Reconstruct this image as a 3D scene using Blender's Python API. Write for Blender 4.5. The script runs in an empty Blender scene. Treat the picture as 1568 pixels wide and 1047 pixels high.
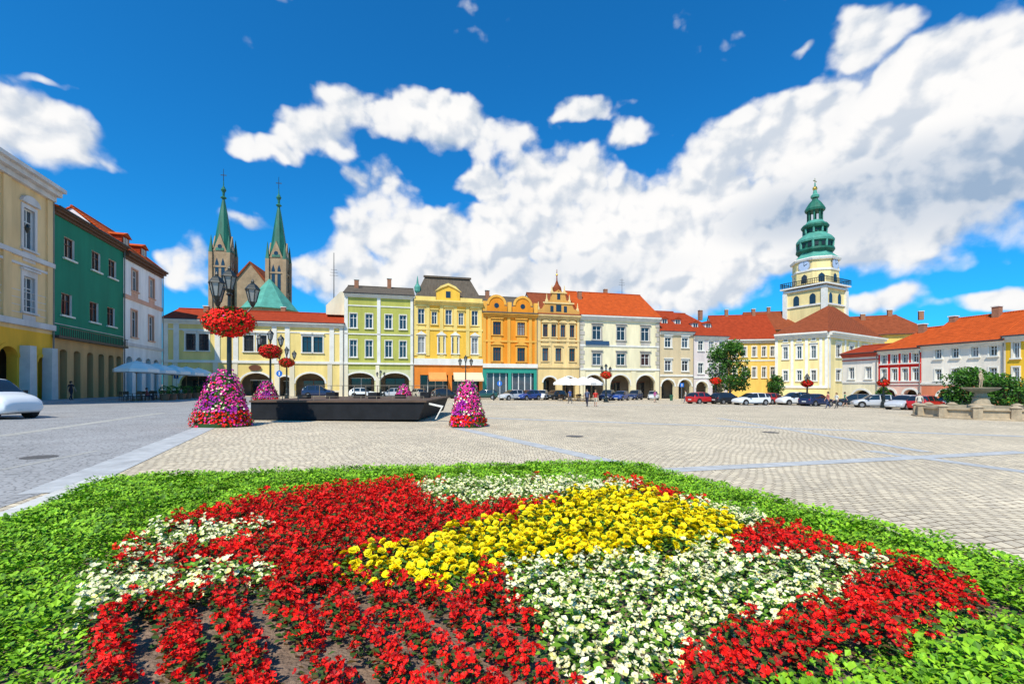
import bpy, math, random
from mathutils import Vector, Matrix
random.seed(7)
R=random.random
def ru(a,b): return a+(b-a)*random.random()
H=1.7; FP=697.0; HY=590.0; CX=784.0
GA,GB=-.012,-.006            # the square falls gently to the right and away
def gz(x,y): return GA*x+GB*y
def U(px): return (px-CX)/FP
def G(px,py,dz=0):
    u=U(px); t=(H-dz)/(GA*u+GB+(py-HY)/FP); return (u*t,t,gz(u*t,t)+dz)
def AT(px,D):
    x=U(px)*D; return (x,D,gz(x,D))
def ZY(py,D): return H+(HY-py)*D/FP
def DB(px): return 81.15/(1-.2524*U(px))
def DL(px): return 66-(U(px)*66+50.8)/(.333+U(px))
def DR(px):
    u=U(px); return 70-20*(70*u-51.3)/(4.95+20*u)
scene=bpy.context.scene
scene.view_settings.view_transform='Standard'; scene.view_settings.look='None'; scene.view_settings.exposure=0
COL=scene.collection
# ---------------------------------------------------------------- materials
MC={}
def M(name,col,rough=.8,var=.12,scale=1.2,bump=0.0,metal=0,bscale=20,spec=.3,streak=False):
    if name in MC: return MC[name]
    m=bpy.data.materials.new(name); m.use_nodes=True; nt=m.node_tree; n=nt.nodes; l=nt.links
    p=n['Principled BSDF']; p.inputs['Roughness'].default_value=rough; p.inputs['Metallic'].default_value=metal
    p.inputs['Specular IOR Level'].default_value=spec
    tc=n.new('ShaderNodeTexCoord'); no=n.new('ShaderNodeTexNoise'); no.inputs['Scale'].default_value=scale; no.inputs['Detail'].default_value=4
    no.inputs['Roughness'].default_value=.65
    if streak:
        mp=n.new('ShaderNodeMapping'); mp.inputs['Scale'].default_value=(1,1,.18); l.new(tc.outputs['Object'],mp.inputs[0]); l.new(mp.outputs[0],no.inputs['Vector'])
    else: l.new(tc.outputs['Object'],no.inputs['Vector'])
    mr=n.new('ShaderNodeMapRange'); mr.inputs[1].default_value=.3; mr.inputs[2].default_value=.7; mr.inputs[3].default_value=1-var; mr.inputs[4].default_value=1+var*.6
    l.new(no.outputs[0],mr.inputs[0])
    vm=n.new('ShaderNodeVectorMath'); vm.operation='SCALE'; vm.inputs[0].default_value=col[:3]; l.new(mr.outputs[0],vm.inputs['Scale'])
    l.new(vm.outputs[0],p.inputs['Base Color'])
    if bump>0:
        nb=n.new('ShaderNodeTexNoise'); nb.inputs['Scale'].default_value=bscale; nb.inputs['Detail'].default_value=3; l.new(tc.outputs['Object'],nb.inputs['Vector'])
        b=n.new('ShaderNodeBump'); b.inputs['Strength'].default_value=bump; b.inputs['Distance'].default_value=.03; l.new(nb.outputs[0],b.inputs['Height']); l.new(b.outputs[0],p.inputs['Normal'])
    MC[name]=m; return m
def plaster(name,col): return M(name,col,.85,.2,.6,0,streak=True)
def roofmat(name,col):
    if name in MC: return MC[name]
    m=bpy.data.materials.new(name); m.use_nodes=True; nt=m.node_tree; n=nt.nodes; l=nt.links; p=n['Principled BSDF']; p.inputs['Roughness'].default_value=.9; p.inputs['Specular IOR Level'].default_value=.1
    tc=n.new('ShaderNodeTexCoord'); no=n.new('ShaderNodeTexNoise'); no.inputs['Scale'].default_value=1.4; no.inputs['Detail'].default_value=6; no.inputs['Roughness'].default_value=.75
    l.new(tc.outputs['Object'],no.inputs['Vector'])
    w=n.new('ShaderNodeTexWave'); w.wave_type='BANDS'; w.bands_direction='Z'; w.inputs['Scale'].default_value=1.3; w.inputs['Distortion'].default_value=.6; l.new(tc.outputs['Object'],w.inputs['Vector'])
    w2=n.new('ShaderNodeTexWave'); w2.bands_direction='X'; w2.inputs['Scale'].default_value=1.2; l.new(tc.outputs['Object'],w2.inputs['Vector'])
    mr=n.new('ShaderNodeMapRange'); mr.inputs[1].default_value=.25; mr.inputs[2].default_value=.75; mr.inputs[3].default_value=.6; mr.inputs[4].default_value=1.2; l.new(no.outputs[0],mr.inputs[0])
    a=n.new('ShaderNodeMath'); a.operation='MULTIPLY_ADD'; a.inputs[1].default_value=.16; a.inputs[2].default_value=.88; l.new(w.outputs['Fac'],a.inputs[0])
    b=n.new('ShaderNodeMath'); b.operation='MULTIPLY'; l.new(mr.outputs[0],b.inputs[0]); l.new(a.outputs[0],b.inputs[1])
    vm=n.new('ShaderNodeVectorMath'); vm.operation='SCALE'; vm.inputs[0].default_value=col; l.new(b.outputs[0],vm.inputs['Scale']); l.new(vm.outputs[0],p.inputs['Base Color'])
    ad=n.new('ShaderNodeMath'); ad.operation='ADD'; l.new(w.outputs['Fac'],ad.inputs[0]); l.new(w2.outputs['Fac'],ad.inputs[1])
    bp=n.new('ShaderNodeBump'); bp.inputs['Distance'].default_value=.06; bp.inputs['Strength'].default_value=.6; l.new(ad.outputs[0],bp.inputs['Height']); l.new(bp.outputs[0],p.inputs['Normal'])
    MC[name]=m; return m
WHITE=M('white_trim',(.78,.75,.67),.7,.12,1)
GL=[M('glass_dark',(.02,.028,.035),.06,.3,.4,spec=.8),M('glass_blue',(.06,.08,.10),.08,.4,.4,spec=.8),M('glass_curtain',(.28,.28,.27),.35,.35,.8,spec=.6)]
FRW=M('frame_white',(.75,.74,.70),.5,.05); FRB=M('frame_brown',(.16,.06,.03),.5,.1); FRD=M('frame_dark',(.05,.05,.05),.5,.1)
TILE=roofmat('roof_tile_red',(.40,.055,.018)); TILEO=roofmat('roof_tile_orange',(.58,.095,.018)); TILEB=roofmat('roof_tile_brown',(.30,.075,.03)); SLATE=roofmat('roof_slate',(.15,.12,.09))
COPPER=M('copper_patina',(.02,.14,.09),.55,.5,.8,.2,streak=True); COPPERL=M('copper_light',(.09,.33,.25),.6,.3,.6)
DARK=M('dark_iron',(.012,.018,.016),.4,.2,8,spec=.5); BRICK=M('chimney_brick',(.35,.16,.09),.9,.25,3)
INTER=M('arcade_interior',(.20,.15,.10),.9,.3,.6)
# ---------------------------------------------------------------- mesh builder
class MB:
    def __init__(s): s.v=[];s.f=[];s.m=[]
    def add(s,vs,fs,mi=0):
        o=len(s.v); s.v.extend([tuple(v) for v in vs])
        for f in fs: s.f.append(tuple(i+o for i in f)); s.m.append(mi)
    def quad(s,a,b,c,d,mi=0): s.add([a,b,c,d],[(0,1,2,3)],mi)
    def tri(s,a,b,c,mi=0): s.add([a,b,c],[(0,1,2)],mi)
    def box(s,x0,x1,y0,y1,z0,z1,mi=0):
        s.add([(x0,y0,z0),(x1,y0,z0),(x1,y1,z0),(x0,y1,z0),(x0,y0,z1),(x1,y0,z1),(x1,y1,z1),(x0,y1,z1)],
              [(0,3,2,1),(4,5,6,7),(0,1,5,4),(1,2,6,5),(2,3,7,6),(3,0,4,7)],mi)
    def prism(s,poly,y0,y1,mi=0):   # poly in (x,z), extruded along y
        n=len(poly); s.add([(x,y0,z) for x,z in poly]+[(x,y1,z) for x,z in poly],[tuple(range(n)),tuple(range(2*n-1,n-1,-1))]+[(i,i+n,(i+1)%n+n,(i+1)%n) for i in range(n)],mi)
    def lathe(s,prof,n,cx=0,cy=0,mi=0,ph=0):
        vs=[(cx+r*math.cos(ph+2*math.pi*k/n),cy+r*math.sin(ph+2*math.pi*k/n),z) for r,z in prof for k in range(n)]
        fs=[(i*n+k,i*n+(k+1)%n,(i+1)*n+(k+1)%n,(i+1)*n+k) for i in range(len(prof)-1) for k in range(n)]
        fs.append(tuple(range(n-1,-1,-1))); o=(len(prof)-1)*n; fs.append(tuple(o+k for k in range(n)))
        s.add(vs,fs,mi)
    def cyl(s,p0,p1,r0,r1,n=8,mi=0):
        p0=Vector(p0);p1=Vector(p1);d=(p1-p0).normalized(); a=d.orthogonal().normalized(); b=d.cross(a)
        vs=[];
        for p,r in((p0,r0),(p1,r1)):
            for k in range(n):
                t=2*math.pi*k/n; vs.append(p+a*(r*math.cos(t))+b*(r*math.sin(t)))
        s.add(vs,[(k,(k+1)%n,(k+1)%n+n,k+n) for k in range(n)]+[tuple(range(n-1,-1,-1)),tuple(range(n,2*n))],mi)
    def sph(s,c,r,n=8,m=6,mi=0,sz=1):
        s.lathe([(max(.001,r*math.sin(math.pi*i/m)),c[2]-r*sz*math.cos(math.pi*i/m)) for i in range(m+1)],n,c[0],c[1],mi)
    def obj(s,name,mats,parent=None,smooth=False,loc=None,rz=0):
        me=bpy.data.meshes.new(name); me.from_pydata(s.v,[],s.f)
        for m in (mats if isinstance(mats,(list,tuple)) else [mats]): me.materials.append(m)
        me.polygons.foreach_set('material_index',s.m)
        if smooth: me.polygons.foreach_set('use_smooth',[True]*len(s.f))
        me.update(); ob=bpy.data.objects.new(name,me); COL.objects.link(ob)
        if parent: ob.parent=parent
        if loc: ob.location=loc
        if rz: ob.rotation_euler=(0,0,rz)
        return ob
def E(name,loc=(0,0,0),rz=0,parent=None,sc=1):
    e=bpy.data.objects.new(name,None); COL.objects.link(e); e.location=loc; e.rotation_euler=(0,0,rz); e.scale=(sc,)*3; e.empty_display_size=.5
    if parent: e.parent=parent
    return e
# ---------------------------------------------------------------- building
class B:
    def __init__(s,name,px0,D0,px1,D1,dep=12):
        a=AT(px0,D0); b=AT(px1,D1); s.p=Vector((a[0],a[1])); d=Vector((b[0]-a[0],b[1]-a[1])); s.L=d.length; s.d=d.normalized()
        s.e=E(name,(a[0],a[1],0),math.atan2(s.d.y,s.d.x)); s.parts={}; s.ops=[]; s.mid=(px0+px1)/2; s.dep=dep
        s.zb=min(a[2],b[2])-.8; s.zg=(a[2]+b[2])/2
    def s_(s,px): u=U(px); return (u*s.p.y-s.p.x)/(s.d.x-u*s.d.y)
    def D(s,px): return s.p.y+s.s_(px)*s.d.y
    def z(s,py,px=None,extra=0): return ZY(py,s.D(px or s.mid)+extra)
    def P(s,part,mat):
        k=(part,mat.name)
        if k not in s.parts: s.parts[k]=(MB(),mat)
        return s.parts[k][0]
    def win(s,s0,s1,z0,z1,fr=FRW,sur=None,sw=.16,hood=None,sill=True,nv=1,nh=1,arch=False,dep=.25,glass=None,panel=None):
        s.ops.append((s0,s1,z0,z1,'w'))
        rv=s.P('window_reveals',sur or WHITE)
        rv.quad((s0,0,z0),(s0,dep,z0),(s0,dep,z1),(s0,0,z1)); rv.quad((s1,0,z0),(s1,0,z1),(s1,dep,z1),(s1,dep,z0))
        rv.quad((s0,0,z0),(s1,0,z0),(s1,dep,z0),(s0,dep,z0)); rv.quad((s0,0,z1),(s0,dep,z1),(s1,dep,z1),(s1,0,z1))
        g=glass or random.choices(GL,[6,3,1.5])[0]
        s.P('window_glass',g).quad((s0,dep,z0),(s1,dep,z0),(s1,dep,z1),(s0,dep,z1))
        f=s.P('window_frames',fr); t=.10; a,b=dep-.07,dep-.012
        f.box(s0+.004,s0+t,a,b,z0+.004,z1-.004); f.box(s1-t,s1-.004,a,b,z0+.004,z1-.004); f.box(s0+t,s1-t,a,b,z0+.004,z0+t); f.box(s0+t,s1-t,a,b,z1-t,z1-.004)
        for k in range(nv):
            c=s0+(s1-s0)*(k+1)/(nv+1); f.box(c-.045,c+.045,a-.01,b-.003,z0+t,z1-t)
        for k in range(nh):
            c=z0+(z1-z0)*(.68 if nh==1 else (k+1)/(nh+1)); f.box(s0+t,s1-t,a+.008,b-.006,c-.035,c+.035)
        if sur:
            q=s.P('window_surrounds',sur); q.box(s0-sw,s0,-.07,.05,z0,z1); q.box(s1,s1+sw,-.07,.05,z0,z1); q.box(s0-sw,s1+sw,-.075,.05,z1,z1+sw*1.1)
        if sill: s.P('window_sills',sur or WHITE).box(s0-sw-.08,s1+sw+.08,-.2,.04,z0-.16,z0-.004)
        if hood=='flat':
            q=s.P('window_hoods',sur or WHITE); q.box(s0-sw-.12,s1+sw+.12,-.28,.0,z1+sw*1.1+.18,z1+sw*1.1+.34); q.box(s0-sw,s1+sw,-.1,.0,z1+sw*1.1+.003,z1+sw*1.1+.178)
        if hood=='tri':
            q=s.P('window_hoods',sur or WHITE); z=z1+sw*1.1+.1; q.prism([(s0-sw-.2,z),(s1+sw+.2,z),((s0+s1)/2,z+(s1-s0)*.38+.2)],-.25,0)
        if hood=='arc':
            q=s.P('window_hoods',sur or WHITE); z=z1+sw*1.1+.1; c=(s0+s1)/2; w=(s1-s0)/2+sw+.15
            q.prism([(c+w*math.cos(math.pi*k/10),z+w*.6*math.sin(math.pi*k/10)) for k in range(11)],-.25,0)
        if panel:
            s.P('parapet_panels',panel).box(s0-.1,s1+.1,-.05,.02,z0-1.1,z0-.25)
    def row(s,pxs,w,yt,yb,**k):
        c=s.s_(s.mid); W=s.s_(s.mid+w/2)-s.s_(s.mid-w/2); z0,z1=s.z(yb),s.z(yt)
        for p in pxs:
            q=s.s_(p); s.win(q-W/2,q+W/2,z0,z1,**k)
    def arch(s,pxs,w,yt,rise=1.0,mat=WHITE,trim=None,dep=.7,closed=None):
        W=s.s_(s.mid+w/2)-s.s_(s.mid-w/2); z1=s.z(yt)
        for p in pxs:
            c=s.s_(p); r=W/2; h=r*rise; z0=s.zb; s.ops.append((c-r,c+r,z0,z1,'a')); m=s.P('arcade_arches',mat); N=12
            arc=[(c+r*math.cos(math.pi*k/N),z1-h+h*math.sin(math.pi*k/N)) for k in range(N+1)]
            for k in range(N):
                (xa,za),(xb,zb)=arc[k],arc[k+1]; m.quad((xa,0,za),(xb,0,zb),(xb,0,z1),(xa,0,z1)); m.quad((xa,0,za),(xa,dep,za),(xb,dep,zb),(xb,0,zb))
            m.quad((c-r,0,z0),(c-r,dep,z0),(c-r,dep,z1-h),(c-r,0,z1-h)); m.quad((c+r,0,z0),(c+r,dep,z0),(c+r,dep,z1-h),(c+r,0,z1-h))
            if trim:
                q=s.P('archivolts',trim); o=.28
                ar2=[(c+(r+o)*math.cos(math.pi*k/N),z1-h+(h+o)*math.sin(math.pi*k/N)) for k in range(N+1)]
                for k in range(N):
                    q.prism([arc[k],ar2[k],ar2[k+1],arc[k+1]],-.06,-.003)
            # shop front deep inside the arcade
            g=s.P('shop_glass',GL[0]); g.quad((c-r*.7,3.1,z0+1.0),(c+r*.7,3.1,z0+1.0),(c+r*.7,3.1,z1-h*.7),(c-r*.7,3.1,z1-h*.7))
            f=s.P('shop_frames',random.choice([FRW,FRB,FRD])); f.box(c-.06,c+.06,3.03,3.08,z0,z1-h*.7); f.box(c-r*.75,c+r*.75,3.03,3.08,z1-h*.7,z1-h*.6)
    def wall(s,zt,bands,side=None):
        L=s.L; ss=sorted(set([0,L]+[round(min(max(x,0),L),4) for o in s.ops for x in o[:2]])); zs=sorted(set([s.zb,zt]+[x for o in s.ops for x in o[2:4] if s.zb<x<zt]+[b[0] for b in bands if s.zb<b[0]<zt]))
        for i in range(len(ss)-1):
            for j in range(len(zs)-1):
                x=(ss[i]+ss[i+1])/2; z=(zs[j]+zs[j+1])/2
                if any(o[0]-.001<x<o[1]+.001 and o[2]<z<o[3] for o in s.ops): continue
                mat=[b[1] for b in bands if z<b[0]][0]; s.P('walls',mat).quad((ss[i],0,zs[j]),(ss[i+1],0,zs[j]),(ss[i+1],0,zs[j+1]),(ss[i],0,zs[j+1]))
        sm=side or bands[-1][1]; w=s.P('side_walls',sm); d=s.dep
        w.quad((0,0,s.zb),(0,d,s.zb),(0,d,zt),(0,0,zt)); w.quad((L,0,s.zb),(L,0,zt),(L,d,zt),(L,d,s.zb)); w.quad((0,d,s.zb),(L,d,s.zb),(L,d,zt),(0,d,zt)); w.quad((0,0,zt-.01),(L,0,zt-.01),(L,d,zt-.01),(0,d,zt-.01))
        ar=[o for o in s.ops if o[4]=='a']
        if ar:
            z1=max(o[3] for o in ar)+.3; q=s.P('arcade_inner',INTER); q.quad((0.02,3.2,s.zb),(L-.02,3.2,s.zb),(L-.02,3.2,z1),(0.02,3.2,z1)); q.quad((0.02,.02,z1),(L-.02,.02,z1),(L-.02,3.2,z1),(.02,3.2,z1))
    def band(s,z,h,pro,mat,part='string_course',s0=None,s1=None): s.P(part,mat).box((-.0 if s0 is None else s0)+.003,(s.L if s1 is None else s1)-.003,-pro,.04,z,z+h)
    def cornice(s,z,mat=WHITE,k=1): s.band(z-.55*k,.2*k,.15*k,mat,'cornice'); s.band(z-.34*k,.18*k,.35*k,mat,'cornice'); s.band(z-.155*k,.15*k,.5*k,mat,'cornice')
    def pil(s,pxs,w,z0,z1,mat,pro=.12):
        for p in pxs:
            c=s.s_(p); c=min(max(c,w/2+.01),s.L-w/2-.01); s.P('pilasters',mat).box(c-w/2,c+w/2,-pro,.03,z0,z1)
    def roof(s,ze,zr,mat,rd=None,ov=.55,hl=0,hr=0,gm=None):
        L=s.L; d=s.dep; rd=rd or d/2; m=s.P('roof',mat); o=ov; so=.12
        fe,be=(-o,ze-.1),(d+o,ze-.1); t=.18
        A=(-so,fe[0],fe[1]);Bq=(L+so,fe[0],fe[1]);C=(L+so-hr,rd,zr);D=(-so+hl,rd,zr);Eq=(L+so,be[0],be[1]);F=(-so,be[0],be[1])
        up=lambda p:(p[0],p[1],p[2]+t)
        m.quad(up(A),up(Bq),up(C),up(D)); m.quad(up(D),up(C),up(Eq),up(F)); m.quad(A,Bq,up(Bq),up(A)); m.quad(A,Bq,C,D)
        if hl: m.tri(up(A),up(D),up(F))
        else:
            m.quad(A,D,up(D),up(A)); m.quad(D,F,up(F),up(D)); s.P('gable_walls',gm or WHITE).tri((0,0,ze),(0,d,ze),(0,rd,zr-.05))
        if hr: m.tri(up(Bq),up(C),up(Eq))
        else:
            m.quad(Bq,C,up(C),up(Bq)); m.quad(C,Eq,up(Eq),up(C)); s.P('gable_walls',gm or WHITE).tri((L,0,ze),(L,d,ze),(L,rd,zr-.05))
        s.P('ridge_tiles',mat).cyl((D[0],rd,zr+t),(C[0],rd,zr+t),.14,.14,6)
        # gutter and downpipe
        s.P('gutter',FRD).cyl((-so,-o-.08,ze),(L+so,-o-.08,ze),.08,.08,6)
        s.P('downpipe',M('zinc_pipe',(.22,.21,.19),.5,.2)).cyl((L-.12,-.17,s.zb),(L-.12,-.17,ze-.2),.06,.06,6)
        s.ze,s.zr,s.rd=ze,zr,rd
    def rz(s,d): return s.ze+(s.zr-s.ze)*(d/s.rd)
    def chim(s,sx,d,h=1.6,w=.7,mat=BRICK):
        z=s.rz(min(d,2*s.rd-d)); m=s.P('chimneys',mat); m.box(sx-w/2,sx+w/2,d-.35,d+.35,z-.5,z+h); s.P('chimney_caps',WHITE).box(sx-w/2-.08,sx+w/2+.08,d-.43,d+.43,z+h+.003,z+h+.12)
    def dormer(s,sx,d,w=1.3,h=1.2,mat=WHITE,rm=TILE):
        z=s.rz(d); s.P('dormers',mat).box(sx-w/2,sx+w/2,d,d+2,z-.3,z+h); s.P('dormer_glass',GL[0]).box(sx-w*.33,sx+w*.33,d-.03,d-.003,z+.25,z+h-.12)
        s.P('dormer_frames',FRW).box(sx-.04,sx+.04,d-.06,d-.033,z+.25,z+h-.12)
        s.P('dormer_roofs',rm).prism([(sx-w/2-.2,z+h+.004),(sx+w/2+.2,z+h+.004),(sx,z+h+.55)],d-.25,d+2.6)
    def skyl(s,sx,d,w=.9):
        sl=(s.zr-s.ze)/(s.rd); z=s.rz(d)+.2; s.P('skylights',GL[0]).add([(sx-w/2,d,z),(sx+w/2,d,z),(sx+w/2,d+1.1,z+1.1*sl),(sx-w/2,d+1.1,z+1.1*sl)],[(0,1,2,3)])
    def mast(s,sx,d,z0,h,r=.05):
        q=s.P('antenna_mast',FRD); q.cyl((sx,d,z0),(sx,d,z0+h),r,r*.6,5)
        for k in range(3): q.cyl((sx-.7+.1*k,d,z0+h*.6+k*.5),(sx+.7-.1*k,d,z0+h*.6+k*.5),.03,.03,4)
    def done(s):
        for (part,_),(mb,mat) in s.parts.items():
            if mb.v: mb.obj(part,mat,s.e)
        return s.e
# ---------------------------------------------------------------- back row
P_=plaster
# 1 low cream town house with arches
b=B('cream_arcaded_house',249,DB(249),527,DB(527),11); cr=P_('plaster_cream',(.86,.66,.24)); ivw=P_('plaster_ivory',(.78,.70,.52))
ze=b.z(492); zm=b.z(556)
b.row([292,312,381,401,470,487],15,513,538,fr=FRD,sur=WHITE,hood='flat',nv=1,glass=GL[0])
b.arch([300,392,475],48,571,.75,cr,WHITE); b.arch([345,436],26,576,.9,cr,WHITE)
b.wall(ze,[(b.z(598),ivw),(99,cr)],ivw)
b.cornice(ze,WHITE,1.3); b.band(zm,.4,.18,WHITE); b.band(b.z(508),.2,.08,WHITE)
b.pil([251,270,333,361,420,440,508,524],.7,zm+.4,ze-.72,WHITE); b.pil([252,268,330,360,424,447,505,524],.7,b.zb,zm-.003,ivw,.1)
sx=b.s_(391); b.P('oval_plaque',FRB).add([(sx+.9*math.cos(t*math.pi/8),-.2,b.z(563)+.45*math.sin(t*math.pi/8)) for t in range(16)],[tuple(range(16))])
b.roof(ze,b.z(478,extra=5),TILE,gm=ivw)
b.chim(b.s_(300),4,1);b.chim(b.s_(420),6,1.2)
b.done()
# 2 green
b=B('green_house',527,DB(527),634,DB(634),14); gr=P_('plaster_green',(.46,.46,.10)); gpl=P_('plaster_green_pale',(.62,.62,.34))
ze=b.z(451)
b.row([541,565,595,617],11,481,503,sur=WHITE,sw=.1); b.row([541,565,595,617],11,521,547,sur=WHITE,sw=.1)
b.arch([551,605],44,571,.55,gpl,WHITE)
b.wall(ze,[(b.z(566),gpl),(99,gr)],ivw); b.cornice(ze,WHITE,1.1); b.band(b.z(558),.3,.2,WHITE); b.band(b.z(513),.2,.12,WHITE); b.band(b.z(470),.18,.1,WHITE)
b.pil([530,580,631],.55,b.z(556),ze-.62,WHITE)
b.pil([529,578,632],.6,b.zb,b.z(559),ivw,.1)
b.roof(ze,b.z(440,extra=6),SLATE,gm=ivw); b.chim(1.5,5,1.5);b.chim(7,6.5,1.8)
b.mast(-2.2,5,ze-2,9.8,.09)
b.P('fire_wall',ivw).prism([(-3.2,b.z(480)),(0-.01,b.z(480)),(0-.01,ze+.8),(-.9,ze+.8),(-3.2,b.z(466))],3,9)
b.done()
# 3 yellow with mansard
b=B('yellow_mansard_house',634,DB(634),739,DB(739),14); ye=P_('plaster_yellow',(.86,.50,.06)); yl=P_('plaster_paleyellow',(.86,.64,.20))
ze=b.z(461)
b.row([645,687,727],10,474,497,sur=yl,sw=.2,hood='arc',panel=yl); b.row([665,706],8,478,497,sur=yl,sw=.15,hood='flat'); 
b.row([645,676,697,727],10,516,541,sur=WHITE,sw=.16,hood='tri',panel=yl)
b.ops.append((1.0,b.s_(686),b.zb,b.z(574),'a')); b.ops.append((b.s_(692),b.L-.6,b.zb,b.z(574),'a'))
g=b.P('shop_glass',GL[0]); g.quad((.9,1.2,b.zb),(b.L-.5,1.2,b.zb),(b.L-.5,1.2,b.z(574)),(.9,1.2,b.z(574)))
for k in range(9): b.P('shop_frames',FRW).box(1+k*1.3,1.1+k*1.3,1.1,1.17,b.zb,b.z(575))
og=P_('plaster_orangebase',(.80,.24,.03))
b.wall(ze,[(b.z(559),og),(99,ye)],ivw); b.cornice(ze,yl,1.6); b.band(b.z(559),1.1,.25,WHITE); b.band(b.z(506),.35,.15,yl)
b.pil([637,655,676,697,716,735],.6,b.z(545),ze-.9,yl)
aw=M('awning_canvas',(.80,.30,.08),.8,.1); aw2=M('awning_cream',(.75,.60,.38),.8,.1)
for a0,a1,m in((656,683,aw),(694,738,aw2)):
    s0,s1=b.s_(a0),b.s_(a1); z1=b.z(570);z0=b.z(581); q=b.P('awnings',m); q.quad((s0,-.05,z1),(s1,-.05,z1),(s1,-1.7,z0),(s0,-1.7,z0)); q.quad((s0,-1.7,z0),(s1,-1.7,z0),(s1,-1.72,z0-.3),(s0,-1.72,z0-.3)); q.tri((s0,-.05,z1),(s0,-1.7,z0),(s0,-.05,z0)); q.tri((s1,-.05,z1),(s1,-1.7,z0),(s1,-.05,z0))
L=b.L; zt=b.z(428,extra=3); m=b.P('mansard_roof',SLATE); i=1.9
V=[(-.05,-.3,ze),(L+.05,-.3,ze),(L+.05,b.dep,ze),(-.05,b.dep,ze),(i,2.3,zt),(L-i,2.3,zt),(L-i,b.dep-2,zt),(i,b.dep-2,zt)]
m.add(V,[(0,1,5,4),(1,2,6,5),(2,3,7,6),(3,0,4,7),(4,5,6,7)]); b.P('mansard_crest',SLATE).box(i-.2,L-i+.2,2.0,2.4,zt+.003,zt+.3)
c=b.s_(686); q=b.P('attic_gable',ye); z0=ze; q.prism([(c-2.0,z0),(c+2.0,z0),(c+2.0,z0+1.5),(c+1.2,z0+2.2),(c,z0+2.7),(c-1.2,z0+2.2),(c-2.0,z0+1.5)],-.3,2.5)
b.P('attic_gable_trim',yl).prism([(c-2.3,z0+1.5),(c-1.3,z0+2.45),(c,z0+3.0),(c+1.3,z0+2.45),(c+2.3,z0+1.5),(c+1.1,z0+2.15),(c,z0+2.6),(c-1.1,z0+2.15)],-.5,-.303)
b.P('attic_window',GL[0]).box(c-.4,c+.4,-.34,-.303,z0+.5,z0+1.6)
b.P('onion_finial',COPPERL).lathe([(.1,ze+1),(.5,ze+1.6),(.55,ze+2.3),(.2,ze+2.9),(.04,ze+4.2)],8,.6,.8)
b.P('attic_balustrade',yl).box(0.1,c-2.1,-.3,-.1,ze+.003,ze+.6); b.P('attic_balustrade',yl).box(c+2.1,L-.1,-.3,-.1,ze+.003,ze+.6)
b.done()
# 4 orange
b=B('orange_gabled_house',739,DB(739),823,DB(823),14); orr=P_('plaster_orange',(.82,.28,.018)); ol=P_('plaster_orange_light',(.84,.42,.07))
ze=b.z(480)
b.row([761,798],12,493,513,fr=FRB,sur=ol,sw=.3,hood='flat',panel=ol,nv=2); b.row([761,798],12,532,553,fr=FRB,sur=ol,sw=.3,hood='tri',panel=ol,nv=2)
b.ops.append((.7,b.s_(778),b.zb,b.z(571),'a')); b.ops.append((b.s_(783),b.L-.7,b.zb,b.z(571),'a'))
b.P('shop_glass',GL[1]).quad((.6,.5,b.zb),(b.L-.6,.5,b.zb),(b.L-.6,.5,b.z(571)),(.6,.5,b.z(571)))
for k in range(8): b.P('shop_frames',FRW).box(.8+k*1.15,.95+k*1.15,.38,.48,b.zb,b.z(571))
b.wall(ze,[(b.z(564),M('shop_teal',(.03,.30,.22),.5)),(99,orr)],ivw); b.cornice(ze,ol,1.3); b.band(b.z(563),.7,.25,WHITE); b.band(b.z(524),.35,.15,ol)
b.pil([741,749,779,812,821],.55,b.z(558),ze-.72,ol)
for px in (760,800):
    c=b.s_(px); r=1.9; q=b.P('round_gables',orr); q.prism([(c-r,ze),(c+r,ze),(c+r,ze+1.2)]+[(c+r*.75*math.cos(math.pi*k/8),ze+1.4+r*.75*math.sin(math.pi*k/8)) for k in range(9)]+[(c-r,ze+1.2)],-.2,.4)
    b.P('gable_roundel',GL[0]).add([(c+.45*math.cos(t*math.pi/6),-.23,ze+1.3+.45*math.sin(t*math.pi/6)) for t in range(12)],[tuple(range(12))])
    b.P('gable_trim',ol).prism([(c+r*.95*math.cos(math.pi*k/10),ze+1.45+r*.92*math.sin(math.pi*k/10)) for k in range(11)]+[(c+r*.72*math.cos(math.pi*k/10),ze+1.45+r*.7*math.sin(math.pi*k/10)) for k in range(10,-1,-1)],-.32,-.203)
for px in (741,780,821): b.P('gable_posts',ol).box(min(max(b.s_(px)-.35,0.01),b.L-.71),min(max(b.s_(px)+.35,.71),b.L-.01),-.25,.4,ze+.003,ze+2)
b.roof(ze,b.z(455,extra=6),SLATE,gm=ivw); b.chim(2,6)
b.done()
# 5 ornate
b=B('ornate_gabled_house',823,DB(823),888,DB(888),14); oc=P_('plaster_ochre',(.68,.34,.08)); ocl=P_('plaster_ochre_light',(.80,.58,.26))
ze=b.z(483)
b.row([835,848,862,876],7.5,497,516,fr=FRB,sur=ocl,sw=.18,hood='arc',panel=ocl); b.row([835,855,876],9,533,553,fr=FRB,sur=ocl,sw=.2,hood='flat',panel=ocl)
b.arch([842,871],20,577,.8,ocl,WHITE)
b.wall(ze,[(b.z(564),ocl),(b.z(525),ocl),(99,oc)],ivw); b.cornice(ze,ocl,1.4); b.band(b.z(563),.4,.2,ocl);b.band(b.z(523),.35,.2,ocl)
b.pil([825,842,869,886],.55,b.z(560),ze-.77,ocl)
c=b.s_(855); q=b.P('baroque_gable',oc)
q.prism([(c-4.1,ze),(c+4.1,ze),(c+4.1,ze+.9),(c+3.0,ze+1.2),(c+2.4,ze+2.4),(c+1.5,ze+2.8),(c+1.2,ze+4.0),(c,ze+4.7),(c-1.2,ze+4.0),(c-1.5,ze+2.8),(c-2.4,ze+2.4),(c-3.0,ze+1.2),(c-4.1,ze+.9)],-.15,.5)
q=b.P('gable_obelisks',ocl)
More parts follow.
